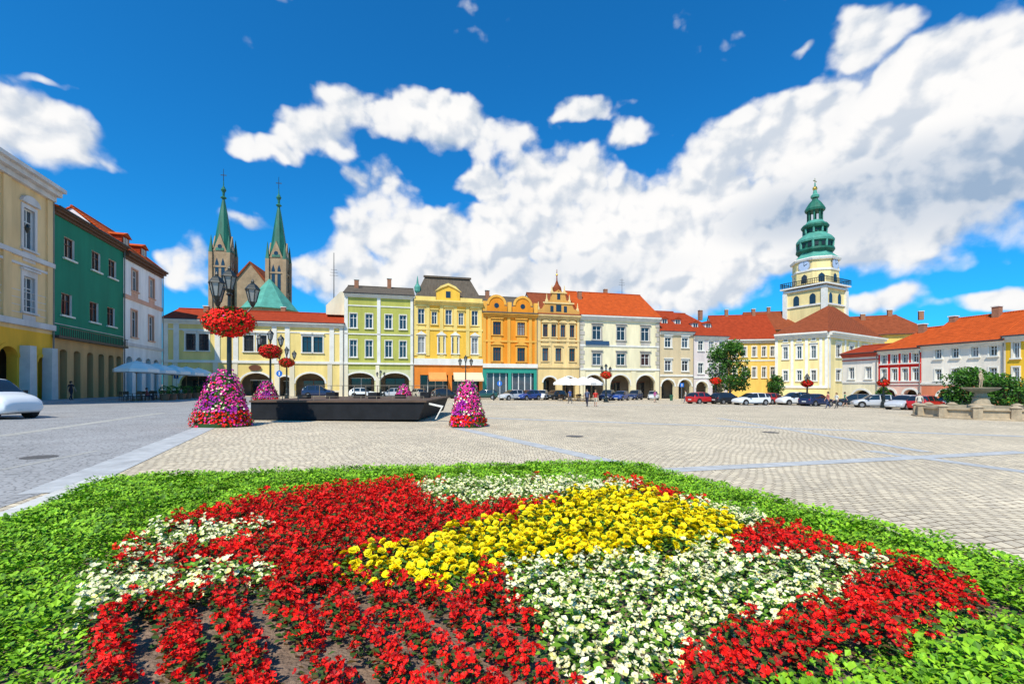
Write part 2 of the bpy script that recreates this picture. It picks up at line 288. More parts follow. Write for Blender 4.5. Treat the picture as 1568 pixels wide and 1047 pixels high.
for dx,zz in((-3.8,.9),(-2.2,2.4),(2.2,2.4),(3.8,.9),(-1.2,4),(1.2,4)):
    q.lathe([(.3,ze+zz),(.3,ze+zz+.4),(.16,ze+zz+.5),(.05,ze+zz+1.5)],6,c+dx,.1)
for w,zz in((1.0,.7),(.6,2.9)): b.P('gable_window',GL[0]).box(c-w/2,c+w/2,-.2,-.155,ze+zz,ze+zz+1.2); 
for dx in (-1.3,1.3): b.P('gable_window',GL[0]).box(c+dx-.3,c+dx+.3,-.2,-.155,ze+.6,ze+1.7)
b.P('gable_bands',ocl).box(c-3,c+3,-.3,-.155,ze+2.1,ze+2.35); b.P('gable_bands',ocl).box(c-1.6,c+1.6,-.3,-.155,ze+4.0,ze+4.2)
b.P('gable_spire',TILEB).lathe([(1.0,ze+4.3),(.85,ze+5.2),(.4,ze+5.8),(.12,ze+6.6),(.05,ze+8.6)],8,c,.8)
b.P('gable_spire_ball',M('gilt',(.7,.45,.1),.3,metal=1)).sph((c,.8,ze+7.6),.22)
b.roof(ze,b.z(450,extra=6),TILEB,gm=ivw)
b.done()
# 6 white with red roof
b=B('white_red_roofed_house',888,DB(888),1010,DB(1010),15); wh=P_('plaster_white',(.84,.74,.48)); wg=P_('plaster_grey',(.50,.45,.38))
ze=b.z(485)
b.row([914,951,988],13,500,521,sur=wg,sw=.2,hood='flat',nv=1,panel=wg); b.row([914,951,988],13,541,559,sur=wg,sw=.2,hood='flat')
b.arch([910,950,989],31,574,.95,wh,WHITE)
b.wall(ze,[(99,wh)],ivw); b.cornice(ze,WHITE,1.5); b.band(b.z(567),.35,.2,WHITE); b.band(b.z(531),.3,.12,WHITE)
for z0 in range(int((ze-b.z(567))/.9)):
    for px in(890,1008): b.pil([px],.9 if z0%2 else .65,b.z(565)+z0*.9,b.z(565)+z0*.9+.7,wg,.1)
b.pil([891,930,970,1007],1.0,b.zb,b.z(568),wh,.14)
s0,s1=b.s_(896),b.s_(932); b.P('shop_sign',M('sign_blue',(.03,.08,.16),.5)).box(s0,s1,-.3,-.12,b.z(529),b.z(523))
b.roof(ze,b.z(450,extra=7),TILEO,gm=ivw,rd=7.5); b.chim(2,5);b.chim(9,8,1.5); b.mast(12.5,7.5,b.zr,3.5)
b.done()
# 7,8
b=B('cream_narrow_house',1010,DB(1010),1062,DB(1062),14); ze=b.z(508)
b.row([1023,1049],10,517,532,sur=WHITE,sw=.15,hood='flat'); b.row([1023,1049],10,552,568,sur=WHITE,sw=.15,hood='flat')
b.arch([1023,1049],20,581,.95,wh,WHITE)
b.wall(ze,[(99,P_('plaster_beige',(.64,.50,.30)))],ivw); b.cornice(ze,WHITE,1.2); b.band(b.z(576),.3,.15,WHITE); b.roof(ze,b.z(478,extra=7),TILE,gm=ivw)
b.dormer(2.5,2.2);b.dormer(5.5,2.2);b.chim(1,5);b.done()
b=B('pale_lilac_house',1062,DB(1062),1114,DB(1114),14); ze=b.z(515)
b.row([1073,1089,1105],8,522,537,sur=WHITE,sw=.15,hood='flat'); b.row([1073,1089,1105],8,556,572,sur=WHITE,sw=.15)
b.arch([1075,1100],18,584,.95,wh,WHITE)
b.wall(ze,[(99,P_('plaster_lilac',(.70,.60,.56)))],ivw); b.cornice(ze,WHITE,1.2); b.band(b.z(579),.3,.15,WHITE); b.roof(ze,b.z(482,extra=7),TILE,gm=ivw,hr=5)
b.dormer(2,2.2);b.dormer(5,2.2);b.chim(6,6);b.done()
# ---------------------------------------------------------------- left row
b=B('beige_palace',-170,DL(-170),80,DL(80),14); bg=P_('plaster_sand',(.84,.57,.28)); gw=P_('stone_grey',(.68,.63,.60)); yo=P_('plaster_amber',(.92,.48,.04))
b.mid=42; ze=b.z(266)
for cx in(-95,-25,44):
    b.row([cx],17,320,382,sur=gw,sw=.3,hood='arc',nv=1,nh=1,panel=gw); b.row([cx],17,424,478,sur=gw,sw=.3,hood='flat',panel=gw)
b.arch([12,],26,533,.8,yo,yo); b.arch([63],12,545,.9,yo,yo); b.arch([-60,-120],26,533,.8,yo,yo)
b.wall(ze,[(b.z(506),yo),(99,bg)],bg); b.cornice(ze,gw,2.2); b.band(b.z(397),.4,.25,gw); b.band(b.z(500),.5,.3,gw); b.band(b.z(410),.2,.12,gw)
b.pil([-60,8,76],.9,b.z(497),ze-1.25,bg,.15)
for k in range(5): b.band(b.z(492)+k*.62,.05,.02,gw,'rustication')
b.roof(ze,ze+3,TILEO,gm=bg)
for px in (35,78): 
    c=min(b.s_(px),b.L-1); b.P('buttresses',M('stone_white',(.62,.6,.56),.8)).prism([(c-.5,b.zb),(c+.5,b.zb),(c+.4,b.z(530)),(c-.4,b.z(530))],-.7,-.003)
b.P('hanging_lantern',DARK).lathe([(.05,b.z(352)),(.2,b.z(358)),(.05,b.z(366))],6,b.s_(18),-1)
b.done()
b=B('teal_house',80,DL(80),189,DL(189),14); te=P_('plaster_teal',(.014,.22,.13)); b.mid=147; ze=b.z(354)
b.row([106,147,172],13,386,415,fr=FRB,sur=None,sill=True,glass=GL[0]); b.row([102,144,170],13,464,494,fr=FRB,sur=None,glass=GL[0])
tan=P_('plaster_tan',(.62,.36,.15))
b.arch([97,118,138,155,170,182],9,541,.5,tan,None)
b.wall(ze,[(b.z(527),tan),(99,te)],te); b.cornice(ze,M('timber_dark',(.14,.07,.04),.8),1.2); b.band(b.z(527),.25,.5,FRD)
b.band(b.z(508),.06,.08,gw); b.roof(ze,ze+2.2,TILEO,gm=te)
q=b.P('balcony_rail',DARK); z=b.z(527)
for k in range(int(b.L/.35)): q.box(.2+k*.35,.24+k*.35,-.5,-.46,z+.25,z+1.0)
q.box(.1,b.L-.1,-.52,-.45,z+1.003,z+1.07)
b.done()
b=B('white_corner_house',189,DL(189),248,DL(248),12); wb=P_('plaster_coolwhite',(.88,.85,.82)); pi=P_('plaster_pink',(.72,.40,.28)); b.mid=218; ze=b.z(400)
b.row([206,232],8,420,451,sur=pi,sw=.18,panel=pi,fr=FRW); b.row([205,231],8,480,519,sur=pi,sw=.18,fr=FRW)
b.arch([198,213,227,239],8,548,.6,wb,None)
b.wall(ze,[(99,wb)],wb); b.cornice(ze,M('timber_dark',(.14,.07,.04)),1.6); b.band(b.z(466),.5,.12,pi); b.band(b.z(533),.4,.15,gw)
b.roof(ze,ze+4.6,TILEO,rd=5,gm=wb); b.dormer(3,1.0,2.0,1.5,TILE,TILEO); b.dormer(8,1.0,2.0,1.5,TILE,TILEO)
b.done()
# ---------------------------------------------------------------- right row
sw_=P_('plaster_softwhite',(.84,.76,.64))
b=B('white_terrace_house',1290,DR(1290),1345,DR(1345),8); ze=b.z(541)
b.row([1304,1330],9,562,580,sur=WHITE,sw=.12); b.arch([1319],30,597,.9,wh,WHITE)
b.wall(ze,[(b.z(588),wh),(99,sw_)],ivw); b.cornice(ze,M('fascia_red',(.55,.10,.06)),1); b.band(b.z(586),.2,.12,WHITE); b.band(b.z(552),.15,.1,M('fascia_red',(.55,.1,.06)))
b.roof(ze,ze+1.2,TILE); b.done()
b=B('red_house',1345,DR(1345),1411,DR(1411),10); rd_=P_('plaster_red',(.70,.025,.018)); pp=P_('plaster_pinkpale',(.76,.48,.38)); ze=b.z(535)
b.row([1354,1370,1386,1402],9,542,556,sur=WHITE,sw=.13); b.row([1354,1370,1386,1402],9,564,583,sur=WHITE,sw=.13)
b.arch([1361,1394],20,596,.8,pp,WHITE)
b.wall(ze,[(b.z(590),pp),(99,rd_)],rd_); b.cornice(ze,WHITE,1); b.band(b.z(589),.2,.12,WHITE); b.roof(ze,b.z(508,extra=4),TILEO,hl=3,hr=0,gm=ivw); b.chim(3,4,1.2);b.chim(6,5,1.3); b.done()
b=B('white_tiled_house',1411,DR(1411),1540,DR(1540),11); ze=b.z(525)
b.row([1437,1463,1493,1521],11,532,547,sur=WHITE,sw=.13); b.row([1437,1463,1493,1521],11,564,582,sur=WHITE,sw=.13)
pk=P_('plaster_salmon',(.70,.22,.11))
b.arch([1450,1507],30,598,.8,pk,WHITE)
b.wall(ze,[(b.z(590),pk),(99,sw_)],ivw); b.cornice(ze,WHITE,1); b.band(b.z(588),.25,.12,WHITE); b.roof(ze,b.z(488,extra=4),TILEO,gm=ivw)
for k in range(6): b.skyl(b.s_(1432+k*19),2.2,.9)
b.chim(5,5,1.3); b.done()
b=B('yellow_end_house',1540,DR(1540),1680,DR(1680),12); b.mid=1555; ze=b.z(514)
b.row([1556,1585],10,524,548,sur=WHITE,sw=.13); b.row([1556,1585],10,562,582,sur=WHITE,sw=.13); b.arch([1560],26,596,.8,ye,WHITE)
b.wall(ze,[(99,P_('plaster_sun',(.88,.52,.04)))],ivw); b.cornice(ze,WHITE,1.2); b.roof(ze,b.z(472,extra=4),TILEO,gm=ivw); b.done()
# ---------------------------------------------------------------- castle
cy=P_('castle_cream',(.88,.70,.32)); cyl_=P_('castle_yellow',(.82,.55,.13))
b=B('castle_wing',1098,102,1192,100,14); ze=b.z(520)
b.row([1125,1140,1155,1170,1183],6,531,546,sur=WHITE,sw=.2); b.row([1125,1140,1155,1170,1183],6,562,578,sur=WHITE,sw=.2)
b.wall(ze,[(99,cyl_)],ivw); b.cornice(ze,WHITE,1.5); b.band(b.z(553),.3,.1,WHITE); b.roof(ze,b.z(485,extra=8),TILE,gm=ivw); b.chim(4,7,1.5);b.chim(10,7,1.5);b.done()
b=B('castle_palace',1187,93,1268,87,6); ze=b.z(510)
b.row([1203,1224,1246],7,530,549,sur=WHITE,sw=.25,hood='flat',glass=GL[0]); b.row([1203,1224,1246],7,567,583,sur=WHITE,sw=.25,glass=GL[0])
b.row([1203,1224,1246],5,516,522,sur=WHITE,sw=.15)
b.pil([1189,1213,1235,1257,1266],.5,b.z(592),ze-1.2,WHITE); b.band(b.z(594),.5,.2,WHITE); b.wall(ze,[(99,cy)],cy); b.cornice(ze,WHITE,2)
e1=b.done(); pA=Vector((*AT(1187,93)[:2],0)); pB=Vector((*AT(1268,87)[:2],0)); pC=Vector((*AT(1352,101)[:2],0))
b2=B('right_wing_walls',1268,87,1352,101,6); 
b2.row([1284,1304,1324],7,530,549,sur=WHITE,sw=.25,hood='flat'); b2.row([1284,1304,1324],7,567,583,sur=WHITE,sw=.25)
b2.pil([1270,1294,1314,1334],.6,ze*.1,ze-1.2,WHITE); b2.wall(ze,[(99,cy)],cy); b2.cornice(ze,WHITE,2)
e2=b2.done(); e2.parent=e1; e2.matrix_parent_inverse=Matrix.LocRotScale(e1.location,e1.rotation_euler,None).inverted()
pD=pA+(pC-pB); ctr=(pA+pC)/2; zr=ZY(469,(ctr.y))
def off(p): return p+(p-ctr).normalized()*.9
hp=MB(); q=[off(p) for p in(pA,pB,pC,pD)]; r0=ctr+(pB-pC)*.06; r1=ctr-(pB-pC)*.06
inv=Matrix.LocRotScale(e1.location,e1.rotation_euler,None).inverted()
vs=[inv@Vector((p.x,p.y,ze-.05)) for p in q]+[inv@Vector((r0.x,r0.y,zr)),inv@Vector((r1.x,r1.y,zr))]
hp.add(vs,[(0,1,4),(1,2,5,4),(2,3,5),(3,0,4,5),(0,3,2,1)]); hp.obj('hip_roof',TILEB,e1)
b=B('castle_rear_wing',1300,106,1432,100,12); ze=b.z(512); b.wall(ze,[(99,cyl_)],ivw); b.roof(ze,b.z(485,extra=6),TILEB,hr=5); 
for k in range(3): b.chim(4+k*5.5,5+k%2,1.4,.9)
b.done()
b=B('castle_left_wing',1150,112,1300,108,12); ze=b.z(505); b.wall(ze,[(99,cyl_)],ivw); b.roof(ze,b.z(478,extra=6),TILEB); b.chim(6,6,1.3); b.done()
# castle tower
D=112; px,py_,_=AT(1248,D); e=E('castle_tower',(px,py_,0),math.radians(28)); K=D/FP
def tz(y): return ZY(y,D)
S=4.5; Z8=1/ .924
q=MB(); q.box(-S,S,-S,S,-2,tz(448)); q.lathe([(4.9,tz(438)),(4.75,tz(404))],8,ph=math.pi/8); q.obj('tower_walls',cy,e)
q=MB(); 
for z0,h,g in((448,.5,.45),(472,.4,.25),(443,.35,.9)): q.box(-S-g,S+g,-S-g,S+g,tz(z0)+.003,tz(z0)+h)
q.lathe([(5.2,tz(404)),(5.4,tz(401)),(5.0,tz(399))],8,ph=math.pi/8); q.lathe([(5.0,tz(420)),(5.05,tz(418)),(4.95,tz(417))],8,ph=math.pi/8)
for sx in(-1,1):
    for sy in(-1,1): q.box(sx*S-.5,sx*S+.5,sy*S-.5,sy*S+.5,2,tz(449))
q.obj('tower_cornices',WHITE,e)
q=MB(); zb=tz(443)+.4; gr_=S+.85
for a in range(4):
    c,s_=math.cos(a*math.pi/2),math.sin(a*math.pi/2)
    for k in range(22):
        t=-gr_+k*gr_*2/21; x,y=c*t+s_*gr_,s_*t-c*gr_; q.cyl((x,y,zb),(x,y,zb+1.2),.06,.06,4)
    for hz,rr in((1.2,.1),(.65,.06)): q.cyl((c*-gr_+s_*gr_,s_*-gr_-c*gr_,zb+hz),(c*gr_+s_*gr_,s_*gr_-c*gr_,zb+hz),rr,rr,4)
q.obj('gallery_railing',DARK,e)
q=MB();w=MB();cf=MB();hd=MB()
ap=4.9*.924
for a in range(4):
    rot=Matrix.Rotation(a*math.pi/2,4,'Z')
    def rp(x,y,z): return rot@Vector((x,y,z))
    for cx in(-1.9,1.9):
        q.add([rp(cx-.7,-S-.04,tz(470)),rp(cx+.7,-S-.04,tz(470)),rp(cx+.7,-S-.04,tz(458)),rp(cx+.45,-S-.04,tz(455)),rp(cx,-S-.04,tz(453.5)),rp(cx-.45,-S-.04,tz(455)),rp(cx-.7,-S-.04,tz(458))],[tuple(range(7))])
    for a2 in(0,math.pi/4):
        r2=Matrix.Rotation(a*math.pi/2+a2,4,'Z')
        q.add([r2@Vector(v) for v in((-.65,-ap-.05,tz(437)),(.65,-ap-.05,tz(437)),(.65,-ap-.02,tz(427)),(0,-ap-.01,tz(423.5)),(-.65,-ap-.02,tz(427)))],[tuple(range(5))])
    cf.add([rp(1.25*math.cos(t*math.pi/12),-ap-.12,tz(411)+1.25*math.sin(t*math.pi/12)) for t in range(24)],[tuple(range(24))])
    w.add([rp(1.5*math.cos(t*math.pi/12),-ap-.08,tz(411)+1.5*math.sin(t*math.pi/12)) for t in range(24)],[tuple(range(24))])
    hd.add([rp(-.06,-ap-.16,tz(411)),rp(.06,-ap-.16,tz(411)),rp(.04,-ap-.16,tz(411)+1.1),rp(-.04,-ap-.16,tz(411)+1.1)],[(0,1,2,3)]); hd.add([rp(0,-ap-.16,tz(411)-.07),rp(.8,-ap-.16,tz(411)+.3),rp(.75,-ap-.16,tz(411)+.42),rp(0,-ap-.16,tz(411)+.07)],[(0,1,2,3)])
q.obj('tower_windows',GL[0],e); cf.obj('clock_face',M('clock_blue',(.45,.55,.72),.5),e); w.obj('clock_rim',M('stone_grey2',(.4,.38,.33)),e); hd.obj('clock_hands',DARK,e)
q=MB(); P8=math.pi/8
q.lathe([(5.1,tz(399.5)),(4.2,tz(395)),(3.6,tz(391)),(3.5,tz(389))],8,ph=P8,mi=1)
q.lathe([(3.7,tz(389)),(4.1,tz(386)),(4.05,tz(383))],16); q.lathe([(3.5,tz(383)),(3.6,tz(373))],16,mi=0); q.lathe([(4.0,tz(372.9)),(4.05,tz(370)),(3.5,tz(365)),(2.7,tz(361)),(2.4,tz(359))],16,mi=1)
q.lathe([(2.2,tz(359)),(2.2,tz(351))],8,ph=P8); q.lathe([(2.8,tz(351)),(3.0,tz(348)),(2.7,tz(345))],12); q.lathe([(2.5,tz(345)),(1.9,tz(341)),(1.7,tz(339))],12,mi=1)
for k in range(8): 
    t=P8+k*math.pi/4; q.cyl((1.5*math.cos(t),1.5*math.sin(t),tz(339)),(1.5*math.cos(t),1.5*math.sin(t),tz(324)),.2,.2,5)
    q.cyl((3.65*math.cos(t),3.65*math.sin(t),tz(383)),(3.75*math.cos(t),3.75*math.sin(t),tz(373)),.28,.28,5,1)
    q.cyl((2.4*math.cos(t),2.4*math.sin(t),tz(359)),(2.4*math.cos(t),2.4*math.sin(t),tz(351)),.25,.25,5,1)
q.lathe([(2.1,tz(324)),(2.2,tz(321)),(1.9,tz(317)),(1.3,tz(311)),(.7,tz(307)),(.55,tz(304))],12); q.lathe([(.9,tz(303)),(.95,tz(300)),(.5,tz(297)),(.25,tz(288)),(.12,tz(280))],10,mi=1)
q.obj('copper_helm',[COPPER,COPPERL],e,smooth=False)
q=MB()
for rr,ya,yb in((3.62,381,375),(2.22,357,353)):
    for k in range(16):
        t=P8/2+k*P8; c_,s_=math.cos(t),math.sin(t); w_=.38 if rr>3 else .22; q.add([((rr)*c_-w_*-s_*sg,(rr)*s_-w_*c_*sg,tz(yy)) for sg,yy in((1,ya),(-1,ya),(-1,yb),(1,yb))],[(0,1,2,3)])
q.obj('helm_openings',DARK,e)
q=MB(); q.sph((0,0,tz(289)),.55); q.cyl((0,0,tz(286)),(0,0,tz(273)),.09,.06,5); q.box(-.7,.7,-.05,.05,tz(278),tz(277)); q.obj('gilt_ball_and_cross',M('gilt',(.7,.45,.1),.3,metal=1),e)
# ---------------------------------------------------------------- church
sto=M('church_stone',(.36,.25,.15),.9,.3,.4,.3); D=135
ex,ey,_=AT(385,D); e=E('twin_spired_church',(ex,ey,0),math.radians(10))
def cz(y): return ZY(y,D)
q=MB();q2=MB();q3=MB();q4=MB()
for px,top in((346,0),(424,6)):
    ox=(px-385)*D/FP; S=2.35; dz=-top*.2
    q.box(ox-S,ox+S,-S,S,0,cz(388)+dz)
    for sx in(-1,1):
        for sy in(-1,1):
            cx,cyy=ox+sx*S,sy*S; q.box(cx-.5,cx+.5,cyy-.5,cyy+.5,0,cz(392)+dz); q2.lathe([(.7,cz(392)+dz),(.5,cz(385)+dz),(.05,cz(366)+dz)],4,cx,cyy,ph=math.pi/4)
    for zy in(414,445): q.box(ox-S-.2,ox+S+.2,-S-.2,S+.2,cz(zy)+dz,cz(zy)+dz+.5)
    for a in range(4):
        rot=Matrix.Rotation(a*math.pi/2,4,'Z')
        def rp(x,y,z): v=rot@Vector((x,y,z)); return (v.x+ox,v.y,v.z+dz)
        q.add([rp(-1.8,-S-.1,cz(390)),rp(1.8,-S-.1,cz(390)),rp(0,-S-.1,cz(364)),rp(-1.8,.0,cz(390)),rp(1.8,.0,cz(390)),rp(0,0,cz(364))],[(0,1,2),(1,4,5,2),(0,2,5,3)])
        for cx in(-.8,.8):
            q3.add([rp(cx-.45,-S-.06,cz(440)),rp(cx+.45,-S-.06,cz(440)),rp(cx+.45,-S-.06,cz(408)),rp(cx,-S-.06,cz(400)),rp(cx-.45,-S-.06,cz(408))],[tuple(range(5))])
        q3.add([rp(.6*math.cos(t*math.pi/5),-S-.14,cz(383)+.6*math.sin(t*math.pi/5)) for t in range(10)],[tuple(range(10))])
    q2.lathe([(2.8,cz(389)+dz),(2.2,cz(372)+dz),(1.05,cz(330)+dz),(.33,cz(308)+dz)],8,ox,0,ph=P8)
    q2.lathe([(.35,cz(308)+dz),(.85,cz(306)+dz),(.3,cz(303)+dz),(.35,cz(298)+dz),(.75,cz(294)+dz),(.15,cz(288)+dz),(.1,cz(280)+dz)],8,ox,0)
    q4.cyl((ox,0,cz(290)+dz),(ox,0,cz(262)+dz),.12,.06,5); q4.box(ox-.8,ox+.8,-.06,.06,cz(272)+dz,cz(271)+dz)
q.prism([(-4.2,0),(4.2,0),(4.2,cz(430)),(0,cz(404)),(-4.2,cz(430))],-1,3)
q.box(-6,16,2,22,0,cz(476)); q.obj('stone_walls',sto,e); q2.obj('spires',COPPER,e); q3.obj('belfry_openings',GL[0],e); q4.obj('crosses',DARK,e)
q=MB(); q.prism([(-4.8,cz(430)-.3),(0,cz(404)+.5),(4.8,cz(430)-.3),(4.2,cz(430)-.6),(0,cz(404)),(-4.2,cz(430)-.6)],-1.4,20); q.obj('nave_roof',TILEB,e)
q=MB(); q.lathe([(8,cz(478)),(.3,cz(430))],8,6,-3); q.obj('copper_chapel_roof',COPPERL,e)
q=MB(); q.lathe([(6.5,0),(6.5,cz(478))],8,6,-3); q.obj('chapel_walls',sto,e)
# ---------------------------------------------------------------- ground
def ground_mat():
    m=bpy.data.materials.new('cobblestones'); m.use_nodes=True; nt=m.node_tree;n=nt.nodes;l=nt.links;p=n['Principled BSDF']; p.inputs['Roughness'].default_value=.85; p.inputs['Specular IOR Level'].default_value=.2
    tc=n.new('ShaderNodeTexCoord'); sp=n.new('ShaderNodeSeparateXYZ'); l.new(tc.outputs['Object'],sp.inputs[0])
    def mt(op,a,b=None,c=None):
        k=n.new('ShaderNodeMath'); k.operation=op
        for i,x in enumerate((a,b,c)):
            if x is None: continue
            if isinstance(x,(int,float)): k.inputs[i].default_value=x
            else: l.new(x,k.inputs[i])
        return k.outputs[0]
    x,y=sp.outputs[0],sp.outputs[1]
    sc=mt('SINE',mt('MULTIPLY',x,2*math.pi/2.2)); yy=mt('MULTIPLY_ADD',sc,.10,y)
    nz=n.new('ShaderNodeTexNoise'); nz.inputs['Scale'].default_value=1.3; nz.inputs['Detail'].default_value=2; l.new(tc.outputs['Object'],nz.inputs['Vector'])
    yy=mt('ADD',yy,mt('MULTIPLY',nz.outputs[0],.30)); xx=mt('ADD',x,mt('MULTIPLY',nz.outputs[0],.22))
    cb=n.new('ShaderNodeCombineXYZ'); l.new(xx,cb.inputs[0]); l.new(yy,cb.inputs[1])
    br=n.new('ShaderNodeTexBrick'); l.new(cb.outputs[0],br.inputs['Vector']); br.inputs['Scale'].default_value=1
    br.inputs['Brick Width'].default_value=.17; br.inputs['Row Height'].default_value=.15; br.inputs['Mortar Size'].default_value=.012; br.inputs['Mortar Smooth'].default_value=.5; br.inputs['Bias'].default_value=0
    br.inputs['Color1'].default_value=(.80,.67,.47,1); br.inputs['Color2'].default_value=(.58,.49,.36,1); br.inputs['Mortar'].default_value=(.22,.16,.10,1)
    n2=n.new('ShaderNodeTexNoise'); n2.inputs['Scale'].default_value=.22; n2.inputs['Detail'].default_value=5; n2.inputs['Roughness'].default_value=.7; l.new(tc.outputs['Object'],n2.inputs['Vector'])
    mr=n.new('ShaderNodeMapRange'); mr.inputs[1].default_value=.3; mr.inputs[2].default_value=.7; mr.inputs[3].default_value=.80; mr.inputs[4].default_value=1.1; l.new(n2.outputs[0],mr.inputs[0])
    vm=n.new('ShaderNodeVectorMath'); vm.operation='SCALE'; l.new(br.outputs[0],vm.inputs[0]); l.new(mr.outputs[0],vm.inputs['Scale']); l.new(vm.outputs[0],p.inputs['Base Color'])
    inv=mt('SUBTRACT',1.0,br.outputs['Fac']); bp=n.new('ShaderNodeBump'); bp.inputs['Distance'].default_value=.025; bp.inputs['Strength'].default_value=.55; l.new(inv,bp.inputs['Height']); l.new(bp.outputs[0],p.inputs['Normal'])
    return m
def road_mat():
    m=M('grey_setts',(.38,.37,.36),.85,.18,.5); nt=m.node_tree;n=nt.nodes;l=nt.links
    p=n['Principled BSDF']; tc=n.new('ShaderNodeTexCoord'); v=n.new('ShaderNodeTexVoronoi'); v.feature='DISTANCE_TO_EDGE'; v.inputs['Scale'].default_value=7; l.new(tc.outputs['Object'],v.inputs['Vector'])
    mr=n.new('ShaderNodeMapRange'); mr.inputs[2].default_value=.12; mr.inputs[3].default_value=.5; mr.inputs[4].default_value=1; l.new(v.outputs['Distance'],mr.inputs[0])
    lk=p.inputs['Base Color'].links[0]; src=lk.from_socket; vm=n.new('ShaderNodeVectorMath'); vm.operation='SCALE'; l.new(src,vm.inputs[0]); l.new(mr.outputs[0],vm.inputs['Scale']); l.new(vm.outputs[0],p.inputs['Base Color'])
    return m
q=MB(); g=1500; q.quad((-g,-g,gz(-g,-g)),(g,-g,gz(g,-g)),(g,g,gz(g,g)),(-g,g,gz(-g,g))); q.obj('ground',ground_mat())
def sheet(name,pts,dz,mat):
    q=MB(); q.add([(x,y,gz(x,y)+dz) for x,y in pts],[tuple(range(len(pts)))]); return q.obj(name,mat)
A_=G(165,739)
sheet('road',[G(60,757)[:2],G(320,652)[:2],AT(400,50)[:2],AT(420,66)[:2],(-49.5,65.5),(-41,30),(-34,8),(-30,-12),(-6,-12),(-5.5,2)],.004,road_mat())
slab=M('stone_slab_band',(.48,.48,.47),.8,.25,2.5,.1); slabw=M('pale_kerb_stone',(.62,.60,.55),.8,.2,2.5,.1); slabg=M('gutter_setts',(.45,.43,.38),.85,.3,3,.2)
def strip(name,a,b,w,dz,mat,h=0):
    a=Vector(a[:2]);b=Vector(b[:2]);d=(b-a).normalized();nn=Vector((-d.y,d.x))*w/2
    if h==0: return sheet(name,[a-nn,b-nn,b+nn,a+nn],dz,mat)
    q=MB(); pts=[a-nn,b-nn,b+nn,a+nn]; q.add([(p.x,p.y,gz(p.x,p.y)-.1) for p in pts]+[(p.x,p.y,gz(p.x,p.y)+h) for p in pts],[(4,5,6,7),(0,1,5,4),(1,2,6,5),(2,3,7,6),(3,0,4,7)]); return q.obj(name,mat)
strip('paving_band',G(75,755),G(320,652),.75,.009,slab); strip('paving_band',G(320,652),AT(410,62),.6,.009,slab)
strip('paving_band',G(700,655),G(1005,722),.5,.006,slab); strip('paving_band',G(985,722),G(1568,692),.45,.0075,slab); strip('paving_band',G(745,640),G(1568,668),.6,.0055,slab)
strip('paving_band',G(1330,690),G(1700,740),.45,.0055,slab); strip('paving_band',G(0,668),G(250,632),.4,.008,slabg); strip('paving_band',G(0,720),G(150,690),.12,.008,slabg)
strip('paving_band',(-20,44),(52,56),.7,.005,slab); strip('paving_band',G(1100,640),G(1420,692),.4,.0065,slab)
for px,py in((60,700),(1180,662),(880,668)):
    x,y,_=G(px,py); sheet('manhole_cover',[(x+.32*math.cos(t*math.pi/10),y+.32*math.sin(t*math.pi/10)) for t in range(20)],.011,M('cast_iron',(.13,.12,.11),.6,.4,30,.4))
dl=Vector((-.333,1)).normalized(); nl=Vector((1,.333)).normalized()
def kerbblock(name,a,b,w,h,mat,nn):
    a=Vector(a);b=Vector(b); pts=[a,b,b+nn*w,a+nn*w]; q=MB(); q.add([(p.x,p.y,gz(p.x,p.y)-.1) for p in pts]+[(p.x,p.y,gz(p.x,p.y)+h) for p in pts],[(4,5,6,7),(0,1,5,4),(1,2,6,5),(2,3,7,6),(3,0,4,7)]); q.obj(name,mat)
kerbblock('pavement',Vector((-50.8,66))-dl*50,Vector((-50.8,66)),3.6,.13,M('pavement_slabs',(.36,.36,.36),.8,.2,1,.1),nl)
# ---------------------------------------------------------------- flower bed
def W(l,dz=.15): return [G(a,b,dz)[:2] for a,b in l]
def inside(p,poly):
    x,y=p;c=False;j=len(poly)-1
    for i in range(len(poly)):
        if (poly[i][1]>y)!=(poly[j][1]>y) and x<(poly[j][0]-poly[i][0])*(y-poly[i][1])/(poly[j][1]-poly[i][1])+poly[i][0]: c=not c
        j=i
    return c
Av=Vector(G(168,738)[:2]); Lv=Vector(G(0,812)[:2]); dL=(Lv-Av).normalized(); Bv=Vector(G(940,714)[:2]); C1=Vector(G(1015,727)[:2]); C2=Vector(G(1568,875)[:2]); dC=(C2-C1).normalized()
Lend=Av+dL*9; Cend=C1+dC*9
bed=[tuple(Av),G(190,737)[:2],G(420,728)[:2],G(650,721)[:2],G(820,715)[:2],tuple(Bv),G(985,717)[:2],tuple(C1),tuple(Cend),(Cend.x,-1.5),(Lend.x,-1.5),tuple(Lend)]
soil=M('soil',(.25,.17,.12),.95,.45,9,.9,bscale=45)
q=MB(); q.add([(x,y,gz(x,y)+.05) for x,y in bed]+[(x,y,gz(x,y)-.05) for x,y in bed],[tuple(range(12))]+[(i,(i+1)%12,(i+1)%12+12,i+12) for i in range(12)]); q.obj('bed_soil',soil)
nL=Vector((dL.y,-dL.x)); nL=nL if nL.x<0 else -nL
strip('bed_kerb',tuple(Av+nL*.2-dL*.4),tuple(Lend+nL*.2),.3,0,slabw,.06)
red=W([(112,1010),(118,960),(128,895),(180,850),(262,800),(380,768),(540,742),(640,738),(800,736),(975,738),(1060,765),(1180,800),(1260,826),(1355,862),(1440,880),(1545,918),(1500,937),(1400,965),(1280,1010),(1150,1047),(1060,1120),(900,1200),(60,1200)])
